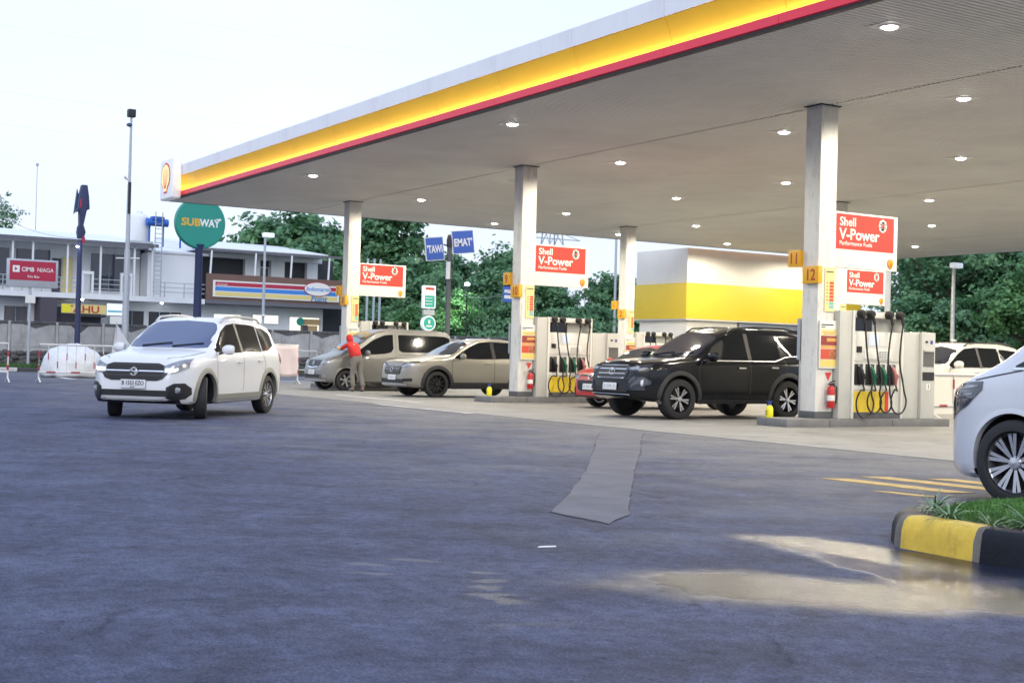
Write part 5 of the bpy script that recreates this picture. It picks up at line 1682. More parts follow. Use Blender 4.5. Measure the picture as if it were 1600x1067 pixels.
tm = empty('camera_mast', (PX, -.88, 0.13)); tag(tm, 'tall thin grey camera mast rising above the left building', 'mast')
MB().tube([(0, 0, 0), (0, 0, 5.3)], [.16, .13], 12).build('lower_tube', 'galv', tm, smooth=True)
MB().tube([(0, 0, 5.3), (0, 0, 8.2)], [.10, .085], 10).build('middle_tube', 'galv', tm, smooth=True)
MB().tube([(0, 0, 8.2), (0, 0, 11.2)], [.07, .055], 10).build('upper_tube', 'galv', tm, smooth=True)
MB().box(-.16, .16, -.17, .17, 11.2, 11.55).build('camera_housing', 'dark_trim', tm, bevel=.04)
MB().lathe([(0, 0), (.12, .05), (.13, .14), (0, .2)], (0, -.08, 10.75), 'z', 14).build('dome_camera', 'bluegrey', tm, smooth=True)
MB().tube([(0, -.5, 4.9), (0, .55, 4.95)], .03, 8).build('cross_arm', 'sign_white', tm)
MB().tube([(0, -.02, 8.4), (0, -.22, 8.5), (.1, -.2, 8.55)], .05, 8).build('side_camera', 'sign_white', tm, smooth=True)
MB().tube([(0.08, 0, 6.9), (0.06, 0, 8.3)], .07, 8).build('cable_sleeve', 'dark_trim', tm, smooth=True)

ss_ = empty('round_pole_sign', (PX, 2.38, 0.13)); tag(ss_, 'round green sandwich shop sign on a dark pole', 'sign')
MB().tube([(0, 0, 0), (0, 0, 5.5), (0, 0, 5.75)], [.20, .17, .26], 14).build('pole', 'navy', ss_, smooth=True)
dd_ = MB().lathe([(0, -.16), (1.13, -.16), (1.17, -.12), (1.17, .12), (1.13, .16), (0, .16)], (0, 0, 6.73), 'x', 56).build('disc', 'teal_sign', ss_, smooth=True)
text('SUB', 'lettering', 'sub_yellow', ss_, .47, (.162, -.90, 6.58), FACE_X, bold=.032, sx=1.08)
text('WAY', 'lettering', 'white_letter', ss_, .47, (.162, -.04, 6.58), FACE_X, bold=.032, sx=.84)
ar = MB().bar((.165, .72, 6.93), (.165, .93, 6.93), .02, .06); ar.prism([(.88, 6.86), (.97, 6.93), (.88, 7.0)], .155, .172, 'x')
ar.build('arrow', 'white_letter', ss_)
ar = MB().bar((.165, -.92, 6.60), (.165, -.75, 6.60), .02, .06); ar.build('arrow', 'sub_yellow', ss_)

def lamp_post(x, y, h, label, arm=(0.0, .45), r=.07):
    o = empty('lamp_post', (x, y, 0)); tag(o, label, 'lamp post')
    MB().tube([(0, 0, 0), (0, 0, h)], [r * 1.15, r * .8], 12).build('post', 'galv', o, smooth=True)
    MB().box(-.14, .14, -.12, .42, h - .02, h + .2).build('lamp_head', 'sign_lit', o, bevel=.05)
    MB().box(.02, .2, -.1, .05, h * .42, h * .42 + .1).build('small_camera', 'sign_white', o, bevel=.02)
    return o
lamp_post(PX, 5.55, 6.45, 'white lamp post in front of the striped shop sign')
lamp_post(-20.0, 27.15, 5.3, 'white lamp post with square head before the trees at right', r=.09)
o = MB().tube([(-7.4, 9.75, 0), (-7.4, 9.75, 4.2)], .075, 12).build('plain_post', 'galv', smooth=True)
tag(o, 'plain pale post showing right of the two red fuel signs', 'post')
for k, y in enumerate((12.3, 12.68, 13.02)):
    o = MB().tube([(-45, y, 0), (-45, y, 6.0)], .06, 8).build('flag_pole', 'galv', smooth=True)
    tag(o, ('leftmost', 'middle', 'rightmost')[k] + ' of three thin pale poles under the fuel sign over the van', 'pole')

# street name post
sp_ = empty('street_sign', (-30, 8.85, 0)); tag(sp_, 'pole with two tilted blue boards with white lettering above the trees', 'sign')
MB().tube([(0, 0, 0), (0, 0, 5.95)], .10, 12).build('post', 'plinth', sp_, smooth=True)
MB().lathe([(0, 0), (.12, 0), (.13, .3), (.08, .5), (0, .52)], (0, 0, 5.5), 'z', 12).build('post_cap', 'dark_trim', sp_, smooth=True)
for nm, y0, y1, txt, z in (('left', -1.12, -.28, "'TAWI", 5.0), ('right', .1, 1.12, "EMAT'", 5.2)):
    b = MB().box(.08, .13, y0, y1, 0, .95).build('board', 'sign_white', sp_, (0, 0, z))
    b.rotation_euler = (radians(7), 0, 0)
    MB().box(.131, .136, y0 + .03, y1 - .03, .03, .92).build('board_face', 'street_blue', b)
    text(txt, 'lettering', 'white_letter', b, .42, (.138, (y0 + y1) / 2, .32), FACE_X, bold=.03, align='CENTER', sx=(y1 - y0) / 1.35)
MB().tube([(0, -.35, 5.6), (0, 0, 5.55), (0, .12, 5.5)], .03, 8).tube([(0, -.35, 4.9), (0, .12, 5.2)], .03, 8).build('bracket', 'dark_trim', sp_)
MB().box(.1, .2, -.2, -.05, 4.2, 4.9).build('white_box', 'sign_white', sp_)
gs = empty('info_sign', (-30, 7.95, 0)); tag(gs, 'lit white and green panel over a round green sign behind the van', 'sign')
MB().tube([(0, 0, 0), (0, 0, 3.4)], .05, 8).build('post', 'galv', gs)
MB().box(-.1, .1, -.28, .28, 2.98, 3.9).build('panel', 'sign_lit', gs, bevel=.03)
MB().box(.101, .108, -.22, .22, 3.03, 3.5).build('green_print', 'tree_green_sign', gs)
MB().box(.101, .108, -.2, .2, 3.72, 3.82).build('red_print', 'price_red', gs)
for z in (3.14, 3.26, 3.38):
    MB().box(.1085, .112, -.18, .12, z, z + .03).build('print_line', 'white_letter', gs)
MB().box(.1105, .114, -.04, .04, 2.36, 2.52).build('print_line', 'white_letter', gs)
MB().box(.1105, .114, -.13, .13, 2.24, 2.30).build('print_line', 'white_letter', gs)
MB().box(-.05, .08, -.25, .25, 2.72, 2.92).build('grey_plate', 'galv', gs)
MB().lathe([(0, -.1), (.30, -.1), (.30, .1), (0, .1)], (0, 0, 2.38), 'x', 28).build('round_sign', 'sign_lit', gs)
MB().lathe([(0, .1), (.25, .1), (.25, .11), (0, .11)], (0, 0, 2.38), 'x', 28).build('round_face', 'tree_green_sign', gs)
sg2 = empty('small_post_sign', (-34, 14.2, 0)); tag(sg2, 'small blue sign on a slim post against the trees', 'sign')
MB().tube([(0, .25, 0), (0, .25, 4.4)], .06, 8).build('post', 'galv', sg2)
MB().box(-.03, .03, -.35, .15, 3.6, 4.3).build('board', 'street_blue', sg2)
MB().box(.031, .035, -.3, .1, 3.75, 3.9).box(.031, .035, -.3, .1, 4.0, 4.15).build('print', 'white_letter', sg2)
fl_ = empty('flood_light', (-50, 21.03, 0)); tag(fl_, 'bright lit lamp among the trees right of the street sign', 'street lamp')
MB().tube([(0, 0, 0), (0, 0, 5.2)], .04, 8).build('post', 'dark_trim', fl_)
MB().lathe([(0, 0), (.13, .02), (.15, .12), (0, .2)], (0.0, 0, 5.2), 'z', 14).build('globe', 'floodlamp', fl_, smooth=True)
fll = bpy.data.lights.new('bulb', 'POINT'); fll.energy = 420; fll.color = (.85, 1, .85); fll.shadow_soft_size = .2
link('bulb', fll, fl_, (-0.6, 0.1, 4.9))

# ------------------------------------------------------------------ barriers, tarpaulin, cloth
def barrier(x, y0, y1, label, rails=8, z=1.12):
    o = empty('crowd_barrier', (x, (y0 + y1) / 2, 0)); tag(o, label, 'barrier')
    w = (y1 - y0) / 2
    fr = MB().tube([(0, -w, .12), (0, -w, z), (0, w, z), (0, w, .12)], .028, 8).tube([(0, -w, .3), (0, w, .3)], .024, 8)
    fr.build('frame', 'barrier_white', o, smooth=True)
    for k in range(1, rails):
        y = -w + 2 * w * k / rails
        b = MB().tube([(0, y, .3), (0, y, z)], .014, 6).build('upright', 'barrier_white', o)
        MB().tube([(0, y, .42 + (k % 2) * .25), (0, y, .62 + (k % 2) * .25)], .017, 6).build('red_band', 'barrier_red', o)
    for y in (-w, w):
        MB().tube([(0, y, .75), (0, y, .92)], .032, 8).tube([(0, y, .35), (0, y, .5)], .032, 8).build('red_band', 'barrier_red', o)
        MB().tube([(-.28, y, .0), (0, y, .14), (.28, y, .0)], .024, 6).build('foot', 'barrier_white', o)
    for k in range(3):
        a = -w + 2 * w * (k + .3) / 3
        MB().tube([(0, a, .3), (0, a + w * .25, .3)], .028, 6).build('red_band', 'barrier_red', o)
    return o
barrier(-23.4, -8.5, -6.35, 'red and white barrier standing before the covered heap')
barrier(-23.0, -11.6, -9.45, 'red and white barrier cut off by the left edge')
bn = barrier(-24.9, -2.0, .3, 'barrier hung with a pale pink banner right of the white crossover', z=1.32)
v, f = [], []
for i in range(21):
    for j in range(9):
        v.append((.05 + .02 * sin(i * .9 + j * .5), -1.13 + i * .113, .25 + j * .132 + .015 * sin(i * .7)))
for i in range(20):
    for j in range(8):
        f.append((i * 9 + j, (i + 1) * 9 + j, (i + 1) * 9 + j + 1, i * 9 + j + 1))
b_ = MB().add(v, f).build('banner', 'banner_pink', bn, smooth=True, sharp=80)
b_.modifiers.new('thick', 'SOLIDIFY').thickness = .008
barrier(-38, 4.6, 6.6, 'plain white rail standing on the verge behind the van', rails=2, z=1.15)
rb_ = barrier(0, 0, 2.0, 'stack of cream boards and barrier right of the grey cabinet', rails=3, z=.98)
rb_.location = (-2.2, 6.6, 0)
for k, y in enumerate((-.99, -.33, .33)):
    MB().box(-.05, -.02, y, y + .65, .12, .96).build('board', 'cream_panel', rb_)

def lump(name, label, cat, loc, size, mat, seed, n=28, m=14):
    r = random.Random(seed)
    bm = bmesh.new()
    bmesh.ops.create_icosphere(bm, subdivisions=4, radius=1)
    from mathutils import noise as nz
    for vv in bm.verts:
        p = vv.co.copy()
        d = 1 + .10 * nz.noise(p * 2.3 + Vector((seed, 0, 0))) + .07 * abs(nz.noise(p * 6 + Vector((0, seed, 0))))
        if p.z < -.1:
            d *= 1.05
        vv.co = Vector((p.x * size[0] * d, p.y * size[1] * d, max(p.z, -.35) * size[2] * d))
    zmin = min(v.co.z for v in bm.verts)
    for vv in bm.verts: vv.co.z -= zmin
    me = bpy.data.meshes.new(name); bm.to_mesh(me); bm.free()
    me.materials.append(MATS[mat])
    me.polygons.foreach_set('use_smooth', [True] * len(me.polygons))
    o = link(name, me, None, loc); tag(o, label, cat)
    return o
lump('covered_heap', 'rounded heap under a pale plastic sheet behind the barrier', 'tarpaulin', (-30.3, -5.88, 0.0), (.8, 1.05, .82), 'tarp', 3)
cl = MB()
cl.add([(0, -.45, .45), (0, .55, .35), (0.06, .30, 1.1), (-.02, -.28, 2.0), (0.1, -.05, 1.1), (.06, .1, .5)], [(0, 4, 3), (0, 5, 4), (5, 2, 4), (4, 2, 3), (5, 1, 2)])
co_ = cl.build('hanging_cloth', 'cloth', None, (-41.2, -1.2, 0.13))
co_.modifiers.new('thick', 'SOLIDIFY').thickness = .015
MB().tube([(0, -.3, 0), (0, -.28, 2.05)], .02, 6).build('stake', 'galv', co_)
tag(co_, 'triangular pale cloth hanging from a stake beside the tall mast', 'cloth')

# ------------------------------------------------------------------ trees
def leaf_mat(name, c1, c2, c3):
    m, n, l, b = nodes_of(name)
    MATS[name] = m
    t = n.new('ShaderNodeTexCoord')
    nz = n.new('ShaderNodeTexNoise'); nz.inputs['Scale'].default_value = .7; nz.inputs['Detail'].default_value = 3
    l.new(t.outputs['Object'], nz.inputs['Vector'])
    gi = n.new('ShaderNodeNewGeometry')
    ad = n.new('ShaderNodeMath'); ad.operation = 'MULTIPLY_ADD'
    l.new(gi.outputs['Random Per Island'], ad.inputs[0]); ad.inputs[1].default_value = .45
    l.new(nz.outputs['Fac'], ad.inputs[2])
    rp_ = n.new('ShaderNodeValToRGB')
    rp_.color_ramp.elements[0].position = .35; rp_.color_ramp.elements[0].color = (*c1, 1)
    rp_.color_ramp.elements[1].position = .95; rp_.color_ramp.elements[1].color = (*c3, 1)
    e_ = rp_.color_ramp.elements.new(.65); e_.color = (*c2, 1)
    l.new(ad.outputs[0], rp_.inputs[0])
    l.new(rp_.outputs[0], b.inputs['Base Color'])
    b.inputs['Roughness'].default_value = .55
    tr = n.new('ShaderNodeBsdfTranslucent')
    l.new(rp_.outputs[0], tr.inputs[0])
    mx = n.new('ShaderNodeMixShader'); mx.inputs[0].default_value = .3
    l.new(b.outputs[0], mx.inputs[1]); l.new(tr.outputs[0], mx.inputs[2])
    l.new(mx.outputs[0], n['Material Output'].inputs[0])
leaf_mat('leaf_dark', (.06, .15, .08), (.11, .25, .12), (.19, .36, .16))
leaf_mat('leaf_mid', (.05, .15, .06), (.10, .25, .09), (.17, .36, .12))
pbr('bark', (.09, .07, .055), .95, var=.3, vscale=6)
pbr('blossom', (.20, .09, .07), .8, var=.3, vscale=3)

def crown_mesh(seed, rx, rz, nclump, per, leaf, mat, hollow=.45):
    r = random.Random(seed)
    v, f = [], []
    lobes = []
    for k in range(9):
        a = r.uniform(0, 2 * pi)
        lobes.append(Vector((cos(a) * rx * r.uniform(.25, .62), sin(a) * rx * r.uniform(.25, .62), r.uniform(-.65, .75) * rz)))
    lobes.append(Vector((0, 0, rz * .35)))
    for c in range(nclump):
        lb = r.choice(lobes)
        d = Vector((r.gauss(0, 1), r.gauss(0, 1), r.gauss(0, 1))).normalized()
        ctr = lb + Vector((d.x * rx * .52, d.y * rx * .52, d.z * rz * .45)) * r.uniform(hollow, 1.0)
        cr_ = r.uniform(.35, .75)
        for _ in range(per):
            o = Vector((r.gauss(0, .5), r.gauss(0, .5), r.gauss(0, .36))) * cr_
            p = ctr + o
            # leaves face outward and up with scatter
            nrm = (d + Vector((0, 0, .7)) + Vector((r.gauss(0, .6), r.gauss(0, .6), r.gauss(0, .6)))).normalized()
            t = nrm.cross(Vector((r.gauss(0, 1), r.gauss(0, 1), r.gauss(0, 1)))).normalized()
            b = nrm.cross(t)
            s = leaf * r.uniform(.6, 1.3)
            k = len(v)
            v += [p - t * s * .5, p + b * s * .32, p + t * s * .55, p - b * s * .32]
            f.append((k, k + 1, k + 2, k + 3))
    me = bpy.data.meshes.new('crown')
    me.from_pydata([tuple(q) for q in v], [], f)
    me.materials.append(MATS[mat])
    me.update()
    return me
def trunk_mesh(seed, h, rr_, spread):
    r = random.Random(seed)
    mb = MB()
    mb.tube([(0, 0, -.1), (.05, .02, h * .35), (-.05, .08, h * .7), (0, 0, h)], [rr_ * 1.3, rr_, rr_ * .75, rr_ * .3], 10)
    for k in range(7):
        a = 2 * pi * k / 7 + r.uniform(-.3, .3)
        z0 = h * r.uniform(.35, .75)
        e_ = Vector((cos(a) * spread * r.uniform(.5, .9), sin(a) * spread * r.uniform(.5, .9), z0 + h * r.uniform(.2, .5)))
        mid = Vector((e_.x * .45, e_.y * .45, z0 + (e_.z - z0) * .6))
        mb.tube([(0, 0, z0), mid, e_], [rr_ * .5, rr_ * .32, rr_ * .08], 7)
    return mb.mesh('trunk', 'bark', smooth=True)
CR = [crown_mesh(1, 4.2, 3.8, 520, 56, .34, 'leaf_dark', .3), crown_mesh(2, 4.2, 4.2, 540, 56, .34, 'leaf_dark', .3), crown_mesh(3, 3.6, 3.4, 420, 50, .28, 'leaf_mid', .3), crown_mesh(8, 4.2, 3.4, 150, 40, .24, 'leaf_dark', .6)]
TR = [trunk_mesh(1, 6, .28, 3.2), trunk_mesh(2, 6.5, .24, 3.0)]
rt_ = random.Random(20)
def tree(x, y, s, k, zc, label, sz=1.0):
    o = empty('broadleaf_tree', (x, y, 0), rt_.uniform(0, 6.28)); tag(o, label, 'tree', 'trees behind the station')
    o.scale = (s, s, s)
    t = link('trunk', TR[k % 2], o)
    t.scale = (1, 1, max(.5, zc / 6.0))
    link('crown', CR[k], o, (0, 0, zc), None, (1, 1, sz))
    return o
TREES = [(-80, 23.0, 1.5, 0, 4.9, 'large dark tree rising behind the striped shop sign at left'), (-83, 30.0, 1.5, 1, 4.6, 'large round tree just right of the farthest front column'),
         (-66, 26.0, .85, 1, 4.0, 'dark tree behind the fuel sign over the van'), (-84, 35.5, 1.1, 0, 4.6, 'dark tree behind the left blue street board'), (-70, 31.0, .8, 0, 3.8, 'tree below the left blue street board'),
         (-54, 21.9, .62, 2, 4.6, 'bright lamp lit tree right of the street sign post'), (-62, 24.6, .66, 2, 3.2, 'light green tree low behind the khaki crossover'), (-84, 42.0, 1.05, 1, 4.4, 'dark tree behind the right blue street board'), (-74, 37.5, .9, 0, 3.7, 'dark tree left of the middle front column'),
         (-82, 49.0, .95, 1, 4.2, 'dark tree right of the middle front column below its fuel sign'), (-72, 45.0, .8, 0, 3.7, 'dark tree behind the middle dispenser'), (-76, 55.0, .95, 3, 4.7, 'thin crowned tree left of the rear column'), (-60, 44.0, .6, 0, 3.6, 'tree just left of the cream shop'), (-78, 62, 1.2, 3, 5.6, 'tree top peeping over the cream shop roof'),
         (-78, 21.0, .8, 0, 4.6, 'dark tree showing above the roof end of the striped shop'),
         (-98, 45, 1.5, 0, 4.0, 'far dark tree filling the gap under the right blue street board'), (-98, 56, 1.5, 1, 3.6, 'far dark tree behind the middle dispenser'), (-98, 67, 1.5, 0, 3.6, 'far dark tree left of the rear column'), (-98, 36, 1.5, 1, 4.0, 'far dark tree behind the street sign post'), (-66, 38.5, .75, 0, 3.2, 'low dark tree left of the middle dispenser'), (-64, 33.5, .7, 1, 3.0, 'low dark tree behind the khaki crossover roof'), 
         (-33, 41.0, 1.15, 3, 5.2, 'thin crowned tree right of the two red fuel signs'), (-25, 41.5, 1.0, 3, 6.6, 'thin crowned tree left of the square headed lamp post'), (-22.5, 35.5, .82, 2, 4.6, 'light green lamp lit tree right of the square headed lamp post'), (-19, 40.0, 1.05, 1, 4.9, 'dark tree at the right edge behind the white people carrier'), (-30, 36.5, .75, 0, 3.2, 'low dark tree behind the nearest grey cabinet'), (-14, 42, 1.2, 2, 5.2, 'tree beyond the right edge of the canopy'),
         (-36, 47, 1.3, 0, 5.0, 'large dark tree far behind the two red fuel signs'), (-28, 50, 1.35, 1, 5.6, 'large dark tree far behind the square headed lamp post'), (-17, 50, 1.4, 1, 6.0, 'tallest dark tree at the far right'), (-96, 2.6, .85, 3, 12.2, 'sparse tree over the roof at far left')]
for q in TREES:
    tree(*q)
def hedge_mesh(seed, ln, h, n):
    r = random.Random(seed)
    v, f = [], []
    for _ in range(n):
        p = Vector((r.gauss(0, .6), r.uniform(0, ln), abs(r.gauss(0, .45)) * h))
        nrm = Vector((1 + r.gauss(0, .7), r.gauss(0, .7), .6 + r.gauss(0, .6))).normalized()
        t = nrm.cross(Vector((r.gauss(0, 1), r.gauss(0, 1), r.gauss(0, 1)))).normalized(); b = nrm.cross(t)
        s = .3 * r.uniform(.6, 1.3); k = len(v)
        v += [tuple(p - t * s * .5), tuple(p + b * s * .32), tuple(p + t * s * .55), tuple(p - b * s * .32)]
        f.append((k, k + 1, k + 2, k + 3))
    me = bpy.data.meshes.new('undergrowth'); me.from_pydata(v, [], f); me.materials.append(MATS['leaf_dark']); me.update()
    return me
for loc, ln, rz, lb_ in (((-60, 24, 0), 42, 0, 'dark undergrowth at the foot of the trees beyond the van'), ((-36, 33, 0), 34, -radians(62), 'dark undergrowth at the foot of the trees at right')):
    o = link('undergrowth', hedge_mesh(int(ln), ln, 3.2, 15000), None, loc, (0, 0, rz)); tag(o, lb_, 'undergrowth', kind='stuff')
# red-brown seed heads on the big tree
for k, (x, y, z) in enumerate(((-76.2, 24.0, 10.2), (-77.0, 27.8, 8.9))):
    pass

# far power pylon and wires
py_ = empty('power_pylon', (-150, 92, 0)); tag(py_, 'thin lattice power pylon behind the rear column in the distance', 'pylon')
pm = MB()
for sx in (-1, 1):
    for sy in (-1, 1):
        pm.bar((sx * 2.6, sy * 2.6, 0), (sx * .5, sy * .5, 27), .16)
for k in range(9):
    z = k * 3; w = 2.6 - 2.1 * z / 27; w2 = 2.6 - 2.1 * (z + 3) / 27
    for a, b in (((-w, -w), (w2, -w2)), ((w, -w), (-w2, -w2)), ((-w, w), (w2, w2)), ((w, -w), (w2, w2)), ((w, w), (w2, -w2))):
        pm.bar((*a, z), (*b, z + 3), .09)
for z in (19, 22.5, 26):
    pm.bar((0, -5, z), (0, 5, z), .14).bar((0, -5, z), (0, 0, z + 1.4), .1).bar((0, 5, z), (0, 0, z + 1.4), .1)
pm.build('lattice', 'galv', py_)
mp_ = empty('cable_mast', (-68, 44.6, 0)); tag(mp_, 'straight grey mast left of the rear column above the trees', 'mast')
MB().tube([(0, 0, 0), (0, 0, 13)], [.12, .09], 8).build('mast_tube', 'galv', mp_)
an = MB().tube([(-95, 6.2, 0), (-95, 6.2, 15.8)], .03, 6).box(-95.1, -94.9, 6.1, 6.3, 15.6, 15.8).build('aerial_mast', 'galv'); tag(an, 'very thin pale aerial over the roof at far left', 'aerial')
pbr('wire', (.30, .31, .34), .6)
def wire(a, b, sag, label, r=.02):
    pts = []
    for i in range(25):
        t = i / 24
        p = Vector(a).lerp(Vector(b), t); p.z -= sag * 4 * t * (1 - t)
        pts.append(p)
    o = MB().tube(pts, r, 5).build('overhead_wire', 'wire'); tag(o, label, 'wire', 'overhead wires')
for k, (z1, z2) in enumerate(((33, 31), (30, 28), (24.5, 22.5), (22, 19.5))):
    wire((-100, -45, z1), (-100, 70, z2), 1.5, ('topmost', 'second', 'third', 'lowest')[k] + ' faint wire crossing the pale sky at left', .004)
wire((-46, 18.4, 4.55), (-30, 12, 4.0), .35, 'thin cable sagging past the trees left of the middle front column', .012)
wire((-60, -3, 8.2), (PX, -2.95, 5.8), .3, 'thin cable running to the dark pole sign', .012)
# ------------------------------------------------------------------ grass island with painted kerb, right foreground
pbr('kerb_yellow', (.66, .44, .05), .65, var=.16, vscale=9, dirt=.55, bump=.25, bscale=40)
pbr('kerb_dark', (.010, .011, .016), .6, spec=.2, var=.3, vscale=6, bump=.3, bscale=40)
pbr('kerb_bare', (.16, .14, .12), .85, var=.3, vscale=9, bump=.4, bscale=40)
pbr('lawn', (.075, .19, .035), .7, var=.35, vscale=5)
pbr('plant_leaf', (.16, .26, .13), .55, var=.35, vscale=12)
ki = empty('kerb_island', (11.51, -11, 0)); tag(ki, 'raised kerb painted yellow and black round the grass at right', 'kerb')
KP = [(-.02, .78, 'kerb_dark'), (.02, .50, 'kerb_dark'), (.16, .27, 'kerb_dark'), (.36, .08, 'kerb_bare'), (.46, .035, 'kerb_yellow'), (1.02, .01, 'kerb_bare'), (1.07, .01, 'kerb_dark'), (2.0, .0, 'kerb_yellow'), (2.75, 0, 'kerb_dark'), (3.5, 0, 'kerb_yellow'), (4.25, 0, 'kerb_dark'), (5.0, 0, 'kerb_yellow'), (5.8, 0, None)]
prof = [(0.02, 0.0), (0.03, .11), (.045, .165), (.07, .190), (.10, .198), (.20, .198), (.20, 0)]
for i in range(len(KP) - 1):
    (x0, y0, m), (x1, y1, _) = KP[i], KP[i + 1]
    pa, pb = Vector((x0, y0)), Vector((x1, y1))
    def nrm(j):
        a = KP[max(j - 1, 0)]; b = KP[min(j + 1, len(KP) - 1)]
        d = (Vector(b[:2]) - Vector(a[:2])).normalized()
        return Vector((-d.y, d.x))
    n0, n1 = nrm(i), nrm(i + 1)
    d = (pb - pa).normalized()
    n_ = 7
    v, f = [], []
    for q in range(n_ + 1):
        t = q / n_
        p = pa.lerp(pb, t); nn = n0.lerp(n1, t).normalized()
        for (o, z) in prof:
            j = .004 * sin(p.x * 37 + z * 50) if 0 < z < .22 else 0
            w = p + nn * (o + j)
            v.append((w.x, w.y, z))
    k = len(prof)
    for q in range(n_):
        for j in range(k):
            j2 = (j + 1) % k
            f.append((q * k + j, q * k + j2, (q + 1) * k + j2, (q + 1) * k + j))
    f += [tuple(range(k - 1, -1, -1)), tuple(range(n_ * k, n_ * k + k))]
    MB().add(v, f).build('kerb_stone', m, ki, smooth=True, sharp=40)
MB().box(.05, 5.8, 2.0, 2.18, 0, .21).build('kerb_stone', 'kerb_dark', ki, bevel=.02)
# soil mound and lawn
v, f = [], []
nx, ny = 40, 16
def lawn_z(x, y):
    # local metres
    t = min(1, max(0, (y - .12) / .5)); u = min(1, max(0, (x - .1) / .5)); w = min(1, max(0, (2.05 - y) / .3))
    return .155 + .10 * min(t, u, w)
for i in range(nx + 1):
    for j in range(ny + 1):
        x = .06 + i * 5.7 / nx; y = .10 + j * 1.92 / ny
        if x < .45: y = max(y, .62 - (x - .06) * 1.3)
        v.append((x, y, lawn_z(x, y)))
for i in range(nx):
    for j in range(ny):
        a = i * (ny + 1) + j
        f.append((a, a + ny + 1, a + ny + 2, a + 1))
so = MB().add(v, f).build('soil_mound', 'soil', None, (11.51, -11, 0), smooth=True)
tag(so, kind='structure')
def reg(r):
    while True:
        x, y = r.uniform(.15, 5.6), r.uniform(.28, 1.98)
        if x > .5 or y > .75: return x, y
gr_ = grass_blades('lawn_grass', reg, 70000, .038, lawn_z, 'lawn', 9, .005)
gr_.location = (11.51, -11, 0)
tag(gr_, 'short green lawn grass on the kerb island at right', 'grass', kind='stuff')
def spider_plant(x, y, s, seed, label):
    r = random.Random(seed)
    v, f = [], []
    for k in range(64):
        a = r.uniform(0, 2 * pi); ln = s * r.uniform(.6, 1.15); lift = r.uniform(.35, 1.1)
        w = .006 * r.uniform(.8, 1.5)
        px, py = -sin(a) * w, cos(a) * w
        b = len(v)
        for q in range(6):
            t = q / 5
            rad = ln * t * .8; z = ln * (lift * t - .75 * t * t * (1.2 - lift * .4))
            ww = (1 - t) ** .6
            v += [(cos(a) * rad + px * ww, sin(a) * rad + py * ww, z), (cos(a) * rad - px * ww, sin(a) * rad - py * ww, z)]
        for q in range(5):
            f.append((b + q * 2, b + q * 2 + 1, b + q * 2 + 3, b + q * 2 + 2))
    o = MB().add(v, f).build('spider_plant', 'plant_leaf', None, (11.51 + x, -11 + y, lawn_z(x, y) - .005), fixn=False)
    tag(o, label, 'plant', 'pale tufted plants along the kerb')
for k, (x, y, s, lb_) in enumerate(((.40, .42, .17, 'pale tufted plant at the tip of the kerb island'), (.66, .26, .17, 'pale tufted plant second from the kerb tip'), (1.0, .22, .13, 'small pale plant above the joint of yellow and black kerb'), (1.22, .30, .20, 'large pale tufted plant near the right edge'), (1.45, .24, .15, 'pale tufted plant cut by the right edge'), (1.8, .3, .18, 'pale tufted plant beyond the right edge of the photo'))):
    spider_plant(x, y, s * 1.55, 40 + k, lb_)

# ------------------------------------------------------------------ person wiping the van
pbr('jacket_red', (.48, .02, .018), .8, var=.1, vscale=10)
pbr('trouser_grey', (.16, .15, .14), .85, var=.12, vscale=10)
pbr('skin', (.32, .19, .12), .6)
pbr('sleeve_yellow', (.72, .45, .06), .8)
pbr('shoe', (.10, .10, .10), .7)
pbr('cloth_blue', (.08, .20, .42), .8)
def skin_mesh(name, joints, edges, root, mat, parent, levels=2):
    """continuous surface grown along connected joints: {name: (pos, radius)}"""
    keys = list(joints)
    me = bpy.data.meshes.new(name)
    me.from_pydata([joints[k][0] for k in keys], [(keys.index(a), keys.index(b)) for a, b in edges], [])
    o = bpy.data.objects.new(name, me); COL.objects.link(o)
    md = o.modifiers.new('skin', 'SKIN')
    md.use_smooth_shade = True
    for i, k in enumerate(keys):
        r = joints[k][1]
        me.skin_vertices[0].data[i].radius = r if isinstance(r, tuple) else (r, r)
        me.skin_vertices[0].data[i].use_root = (k == root)
    sb = o.modifiers.new('sub', 'SUBSURF'); sb.levels = levels; sb.render_levels = levels
    dg = bpy.context.evaluated_depsgraph_get()
    m2 = bpy.data.meshes.new_from_object(o.evaluated_get(dg))
    o.modifiers.clear(); o.data = m2
    m2.materials.clear(); m2.materials.append(MATS[mat])
    m2.polygons.foreach_set('use_smooth', [True] * len(m2.polygons))
    o.parent = parent
    return o
# local frame: +x towards the windscreen (world -X), z up; person leans over the bonnet edge
pe = empty('person', (-17.45, -.95, 0.008), radians(192))
tag(pe, 'person in red hooded jacket and grey trousers leaning to wipe the van windscreen', 'person')
J = {'pelvis': ((0, 0, .93), .115), 'belly': ((.08, 0, 1.07), .12), 'chest': ((.24, 0, 1.26), .125), 'neck': ((.37, 0, 1.40), .055), 'head': ((.43, 0, 1.51), .085), 'crown': ((.46, 0, 1.61), .06),
     'shL': ((.27, .16, 1.34), .055), 'elL': ((.48, .24, 1.20), .043), 'wrL': ((.70, .18, 1.24), .032), 'shR': ((.27, -.16, 1.34), .055), 'elR': ((.50, -.22, 1.18), .043), 'wrR': ((.72, -.12, 1.30), .032),
     'hiL': ((0, .09, .88), .085), 'knL': ((.06, .12, .48), .058), 'anL': ((-.02, .13, .09), .042), 'toL': ((.14, .15, .045), .032), 'hiR': ((0, -.09, .88), .085), 'knR': ((-.02, -.12, .48), .058), 'anR': ((-.14, -.13, .09), .042), 'toR': ((.02, -.15, .045), .032)}
